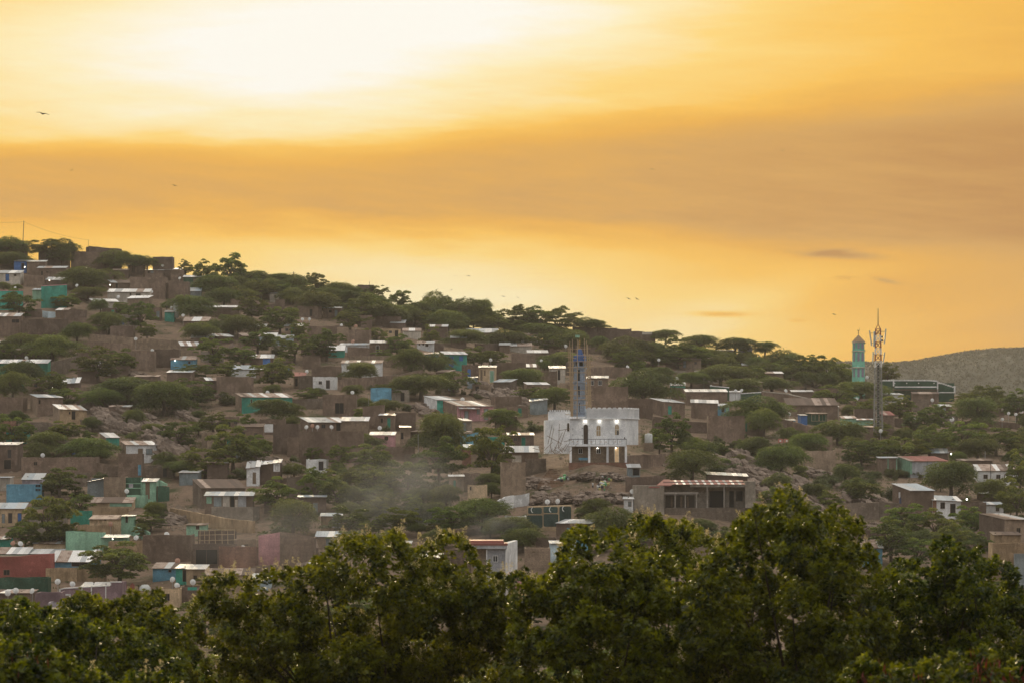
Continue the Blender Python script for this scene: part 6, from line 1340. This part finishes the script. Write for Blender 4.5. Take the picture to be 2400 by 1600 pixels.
c_ = np.repeat(tp, m_, 0) + rng.normal(0, 1, (len(tp)*m_, 3))*np.array([.35, .35, .12]) + np.array([0, 0, .18]); d_ = unit(rng.normal(0, .6, c_.shape) + np.array([0, 0, .8]))
mesh_t = quads_mesh('ground_tufts', leaves(c_, d_, rng.uniform(.25, .55, len(c_)), rng.uniform(.07, .14, len(c_)), rng), np.clip(rng.normal(.45, .25, len(c_)), 0, 1), [LEAF_S])
tag(share('ground_tufts', mesh_t), kind='stuff')
NF = 15000; fx = rng.uniform(100, 900, NF); fy = rng.uniform(2050, 2640, NF); fz = np.array([hillz(a_, b_) for a_, b_ in zip(fx, fy)]); m_ = 10; fc = np.stack([fx, fy, fz+1.2], 1); rad = np.repeat(rng.uniform(1.2, 2.8, NF), m_)[:, None]
c_ = np.repeat(fc, m_, 0) + unit(rng.normal(size=(NF*m_, 3)))*rad*np.array([1, 1, .7]); d_ = unit(rng.normal(size=c_.shape))
mesh_f = quads_mesh('far_scrub', leaves(c_, d_, rng.uniform(1.0, 2.0, len(c_)), rng.uniform(.8, 1.4, len(c_)), rng), np.clip(rng.normal(.4, .3, len(c_)), 0, 1), [leafmat('far_foliage', (.036, .041, .024), (.052, .058, .032), .2)])
tag(share('far_scrub', mesh_f), kind='stuff')

# ------------------------------------------------------------------ near trees below the viewpoint
def in_poly(px, py, poly):
    x, y = np.asarray(px), np.asarray(py); ins = np.zeros(x.shape, bool); n = len(poly)
    for i in range(n):
        x0, y0 = poly[i]; x1, y1 = poly[(i+1) % n]
        if y0 == y1: continue
        c_ = ((y0 > y) != (y1 > y)) & (x < (x1-x0)*(y-y0)/(y1-y0) + x0); ins ^= c_
    return ins
CREAM = leafmat('cream_blossom', (.46, .40, .22), (.66, .58, .36), .4, .7, .1, (.495, .505, .1, .9), (1.1, 1.0, .8)); POD = leafmat('maroon_pod', (.10, .02, .012), (.20, .05, .025), .2, .5, .4)
def near_tree(poly, D, seed, phrase, dens=1.0, blossom=0.0, pods=0, base=None, thick=4.6, tone=0.0, leafs=(.11, .19)):
    rng = np.random.default_rng(seed); k_ = D/F; xs_ = [p[0] for p in poly]; ys_ = [p[1] for p in poly]; x0, x1, y0, y1 = min(xs_), max(xs_), min(ys_), max(ys_)
    area = 0
    for i in range(len(poly)): a_, b_ = poly[i], poly[(i+1) % len(poly)]; area += a_[0]*b_[1]-b_[0]*a_[1]
    area = abs(area)/2*k_*k_; n = int(area*50*dens); nb = int(area*3.8)+6; bx0 = rng.uniform(x0, x1, nb*14); by0 = rng.uniform(y0, y1, nb*14); br = rng.uniform(.22, 1.0, nb*14)**1.3; rp = br/k_; ok = in_poly(bx0, by0-rp*.95, poly) & in_poly(bx0-rp*.75, by0-rp*.3, poly) & in_poly(bx0+rp*.75, by0-rp*.3, poly) & in_poly(bx0, by0, poly); bx0, by0, br = bx0[ok][:nb], by0[ok][:nb], br[ok][:nb]
    bd = rng.uniform(-thick, thick, len(bx0)); pick = rng.choice(len(bx0), n, p=br**1.6/np.sum(br**1.6)); nn_ = unit(rng.normal(size=(n, 3))); nn_[:, 2] = np.abs(nn_[:, 2])*1.1 - .32; q_ = br[pick]*rng.uniform(.72, 1.05, n)
    cx = bx0[pick] + nn_[:, 0]*q_/k_; cy = by0[pick] - nn_[:, 2]*q_/k_; cd = bd[pick] + nn_[:, 1]*q_
    # sprigs along the outline as well, so that the edge is ragged and full
    ex, ey = [], []
    for i in range(len(poly)):
        (a0, b0), (a1, b1) = poly[i], poly[(i+1) % len(poly)]; L = math.hypot(a1-a0, b1-b0)*k_
        if min(b0, b1) > 1590: continue
        for u in rng.uniform(0, 1, int(L*15)): ex.append(a0+(a1-a0)*u+rng.normal(0, 4)); ey.append(b0+(b1-b0)*u+abs(rng.normal(0, 9))+6)
    cx = np.concatenate([cx, ex]); cy = np.concatenate([cy, ey]); n = len(cx); ne = len(ex)
    dd = np.concatenate([D + cd, np.zeros(ne)]); dd[n-ne:] = D + rng.normal(0, thick*.5, ne)
    C = np.stack([(cx-1200)/F*dd, dd, CZ+(HZ-cy)/F*dd], 1); rad = rng.uniform(.18, .36, n); rad[n-ne:] = rng.uniform(.14, .30, ne)
    bx_ = (x0+x1)/2 if base is None else base; root = Vector(((bx_-1200)/F*D, D, gz((bx_-1200)/F*D, D)))
    V, T = [], []; nl = 46
    bt = np.clip(rng.normal(.42, .22, n), 0, 1)
    ctr = np.array([root.x, D, C[:, 2].mean()-2.0])
    axis = unit(unit(C-ctr)*.5 + rng.normal(0, .4, C.shape) + np.array([0, 0, .6])); axis[:len(nn_)] = unit(axis[:len(nn_)]*.6 + nn_*.8)
    for j in range(nl):
        s_ = rng.uniform(-.6, 1.0, n)[:, None]; rd = unit(np.cross(axis, rng.normal(size=C.shape))); p = C + axis*s_*rad[:, None]*.9 + rd*rad[:, None]*rng.uniform(.1, .75, (n, 1))*(1.1-np.clip(s_, 0, 1)*.8)
        d = unit(rd + axis*.5 + rng.normal(0, .35, C.shape) + np.array([0, 0, -.25])); V.append(leaves(p, d, rng.uniform(*leafs, n), rng.uniform(.055, .090, n), rng)); T.append(np.clip(bt + rng.normal(0, .18, n) + s_[:, 0]*.12 + tone, 0, 1))
    V = np.concatenate(V) - np.array(root); T = np.concatenate(T)
    o = empty('leafy_tree', root); me = quads_mesh('near_crown', V, T, [LEAF_F]); share('crown', me, o)
    r = random.Random(seed); mb = MB(); top = Vector((0, 0, C[:, 2].max()-root.z)); zt_ = float(np.percentile(C[:, 2], 30))-root.z; fork = Vector((.2, 0, max(zt_*.6, 2)))
    mb.bar((0, 0, -.6), fork, .30, .20, 8); mb.build('trunk', BARKD, o)
    lm = MB()
    for i in range(16):
        j = r.randrange(n); e_ = Vector(C[j])-root; m1 = fork.lerp(e_, .5) + Vector((r.uniform(-.5, .5), r.uniform(-.5, .5), r.uniform(-.2, .7))); lm.bar(fork, m1, .075, .04, 5); lm.bar(m1, e_, .04, .012, 5)
    lm.build('limbs', BARKD, o)
    if blossom:
        sel = np.argsort(cy)[:int(n*blossom)] if False else np.where((rng.uniform(size=n) < blossom) & ((np.arange(n) >= n-ne) | (rng.uniform(size=n) < .22)))[0]
        BV, BT = [], []
        for i in sel:
            m_ = 40; q_ = rng.uniform(0, 1, m_); ax = unit(np.array([0, 0, 1.0]) + rng.normal(0, .35, 3)); L = rng.uniform(.18, .40)
            p = C[i] + axis[i]*rad[i]*.8 + ax*(q_*L)[:, None] + rng.normal(0, 1, (m_, 3))*(.075*(1.1-q_))[:, None]; BV.append(leaves(p, unit(rng.normal(size=(m_, 3))), rng.uniform(.03, .06, m_), rng.uniform(.02, .035, m_), rng)); BT.append(rng.uniform(0, 1, m_))
        if BV: b_ = share('blossom', quads_mesh('blossom', np.concatenate(BV)-np.array(root), np.concatenate(BT), [CREAM]), o); b_['kind'] = 'stuff'
    if pods:
        i = rng.integers(0, n, pods*6); p = np.repeat(C[i], 4, 0) + rng.normal(0, .12, (len(i)*4, 3)) + np.array([0, -.25, -.15]); pv_ = leaves(p, unit(rng.normal(0, .25, p.shape)+np.array([0, 0, -1])), rng.uniform(.14, .26, len(p)), rng.uniform(.025, .045, len(p)), rng)
        b_ = share('seed_pods', quads_mesh('seed_pods', pv_-np.array(root), rng.uniform(0, 1, len(p)), [POD]), o); b_['kind'] = 'stuff'
    tag(o, phrase, 'tree', 'leafy trees close to the viewpoint'); return o
near_tree([(-60, 1415), (40, 1405), (100, 1420), (150, 1440), (200, 1450), (260, 1470), (330, 1480), (420, 1540), (440, 1690), (-60, 1690)], 76, 1, 'dark leafy tree filling the lower left corner', 1.0, tone=-.16)
near_tree([(120, 1455), (165, 1405), (185, 1388), (222, 1396), (228, 1412), (270, 1408), (290, 1388), (335, 1392), (362, 1384), (385, 1408), (400, 1440), (425, 1450), (450, 1462), (430, 1490), (470, 1530), (540, 1690), (120, 1690)], 84, 2, 'near leafy tree in front of the purple house', 1.0, .03, tone=-.05)
near_tree([(450, 1420), (480, 1395), (492, 1348), (530, 1343), (565, 1356), (640, 1338), (720, 1324), (762, 1300), (786, 1268), (820, 1254), (862, 1262), (900, 1250), (932, 1240), (948, 1278), (930, 1300), (985, 1285), (1020, 1270), (1035, 1248), (1062, 1252), (1100, 1275), (1112, 1312), (1150, 1325), (1176, 1350), (1172, 1385), (1205, 1420), (1235, 1480), (1250, 1690), (520, 1690), (530, 1520), (470, 1480)], 86, 3, 'cream flowering leafy tree at centre left', 1.05, .34)
near_tree([(1195, 1352), (1214, 1336), (1240, 1352), (1285, 1350), (1310, 1320), (1322, 1290), (1335, 1245), (1348, 1232), (1378, 1238), (1400, 1268), (1425, 1258), (1440, 1232), (1446, 1262), (1440, 1285), (1480, 1310), (1520, 1300), (1570, 1300), (1630, 1350), (1650, 1690), (1170, 1690), (1215, 1440), (1205, 1390)], 80, 4, 'glossy leafy tree right of the grey tower house', 1.05, .12)
near_tree([(1478, 1222), (1496, 1208), (1545, 1212), (1580, 1222), (1612, 1218), (1640, 1245), (1690, 1275), (1700, 1690), (1500, 1690), (1500, 1310)], 95, 5, 'pale flowering tree below the unfinished house', 1.0, .45, tone=.1)
near_tree([(1640, 1340), (1690, 1280), (1742, 1212), (1775, 1190), (1815, 1198), (1828, 1160), (1842, 1142), (1866, 1152), (1880, 1198), (1915, 1205), (1970, 1190), (1982, 1200), (1955, 1222), (2005, 1204), (2022, 1215), (1992, 1240), (1952, 1262), (1970, 1276), (2018, 1268), (2042, 1292), (2062, 1325), (2055, 1355), (2022, 1395), (2085, 1450), (2070, 1690), (1590, 1690), (1605, 1420)], 78, 6, 'tallest near tree with a pointed top', 1.1, .06)
near_tree([(2050, 1420), (2075, 1345), (2095, 1316), (2135, 1312), (2165, 1332), (2200, 1335), (2196, 1270), (2210, 1258), (2232, 1262), (2252, 1295), (2288, 1280), (2300, 1322), (2345, 1305), (2375, 1340), (2392, 1395), (2470, 1415), (2470, 1690), (2040, 1690)], 83, 7, 'dark leafy tree in the lower right corner', 1.1, tone=-.2)
near_tree([(1985, 1572), (2040, 1548), (2085, 1578), (2150, 1556), (2250, 1542), (2310, 1520), (2332, 1552), (2400, 1560), (2470, 1566), (2470, 1710), (1975, 1710)], 56, 8, 'low near bush hung with maroon pods', 1.2, pods=70, thick=2.0, tone=-.22)
near_tree([(-50, 1492), (40, 1490), (95, 1520), (135, 1522), (165, 1566), (225, 1580), (260, 1606), (330, 1582), (400, 1600), (430, 1710), (-50, 1710)], 60, 9, 'low near bush at the bottom left', 1.2, .05, pods=14, thick=2.0, tone=-.12)

# ------------------------------------------------------------------ smoke and haze
def volmat(key, col, dens, an=0.0, noisy=None):
    m, t, o = newmat(key); v = nn(t, 'ShaderNodeVolumePrincipled'); v.inputs['Color'].default_value = (*col, 1); v.inputs['Density'].default_value = dens; v.inputs['Anisotropy'].default_value = an
    if noisy:
        tcn = t.nodes.new('ShaderNodeTexCoord'); nz = nn(t, 'ShaderNodeTexNoise', Scale=noisy, Detail=3.0, Roughness=.55); t.links.new(tcn.outputs['Object'], nz.inputs['Vector'])
        sub = nn(t, 'ShaderNodeVectorMath', operation='SUBTRACT'); sub.inputs[1].default_value = (.5, .5, .5); t.links.new(tcn.outputs['Generated'], sub.inputs[0])
        ln = nn(t, 'ShaderNodeVectorMath', operation='LENGTH'); t.links.new(sub.outputs[0], ln.inputs[0]); fo = nn(t, 'ShaderNodeMapRange'); fo.interpolation_type = 'SMOOTHSTEP'; fo.inputs[1].default_value = .5; fo.inputs[2].default_value = .08; t.links.new(ln.outputs['Value'], fo.inputs[0])
        n2_ = nn(t, 'ShaderNodeMapRange'); n2_.inputs[1].default_value = .38; n2_.inputs[2].default_value = .7; t.links.new(nz.outputs['Fac'], n2_.inputs[0])
        m1 = nn(t, 'ShaderNodeMath', operation='MULTIPLY'); t.links.new(fo.outputs[0], m1.inputs[0]); t.links.new(n2_.outputs[0], m1.inputs[1]); m2 = nn(t, 'ShaderNodeMath', operation='MULTIPLY'); m2.inputs[1].default_value = dens; t.links.new(m1.outputs[0], m2.inputs[0]); t.links.new(m2.outputs[0], v.inputs['Density'])
    t.links.new(v.outputs[0], o.inputs['Volume']); return m
for (cx, cy, w_, h_, D_, dn, ph_) in ((940, 1150, 470, 300, 495, .075, 'thin grey smoke drifting over trees below pink house'), (640, 1250, 700, 300, 440, .032, 'faint smoky veil over the lower left houses'), (1150, 1235, 200, 110, 470, .05, 'wisp of smoke above the grey tower house')):
    k_ = D_/F; sm = MB().lathe([(.02, -.5), (.35, -.36), (.5, 0), (.35, .36), (.02, .5)], 12).build('smoke', volmat('smoke_%d' % cx, (.80, .80, .80), dn, .2, 4.5))
    sm.location = P(cx, cy, D_); sm.scale = (w_*k_, 14, h_*k_); tag(sm, ph_, 'smoke', kind='stuff')
hz = MB().box(-1500, 2800, -220, 2850, -60, CZ+140).build('haze', volmat('haze_air', (.92, .86, .78), .00010)); tag(hz, kind='stuff')

# ------------------------------------------------------------------ labels of things found by their neighbours
ORD = ['second', 'third', 'fourth', 'fifth', 'sixth', 'seventh', 'eighth', 'ninth', 'tenth', 'eleventh', 'twelfth']
def rel(dx_, dy_):
    if abs(dx_) > 1.2*abs(dy_): return 'left of' if dx_ < 0 else 'right of'
    return 'above' if dy_ < 0 else 'below'
bins = {}
for (o, px, py, desc) in AUTO:
    best = min(LM, key=lambda L: (L[0]-px)**2 + ((L[1]-py)*1.25)**2)
    if 'dish' in desc: lab = '%s near the %s' % (desc, best[2])
    else: lab = '%s %s the %s' % (desc, rel(px-best[0], py-best[1]), best[2])
    bins.setdefault(lab, []).append((px, o))
for lab, L in bins.items():
    L.sort(key=lambda t_: t_[0])
    for i, (px, o) in enumerate(L):
        if len(L) == 1: o['label'] = lab
        elif len(L) == 2: o['label'] = ('left ' if i == 0 else 'right ') + lab
        elif i == 0: o['label'] = 'leftmost ' + lab
        elif i == len(L)-1: o['label'] = 'rightmost ' + lab
        else: o['label'] = ORD[i-1] + '-from-left ' + lab
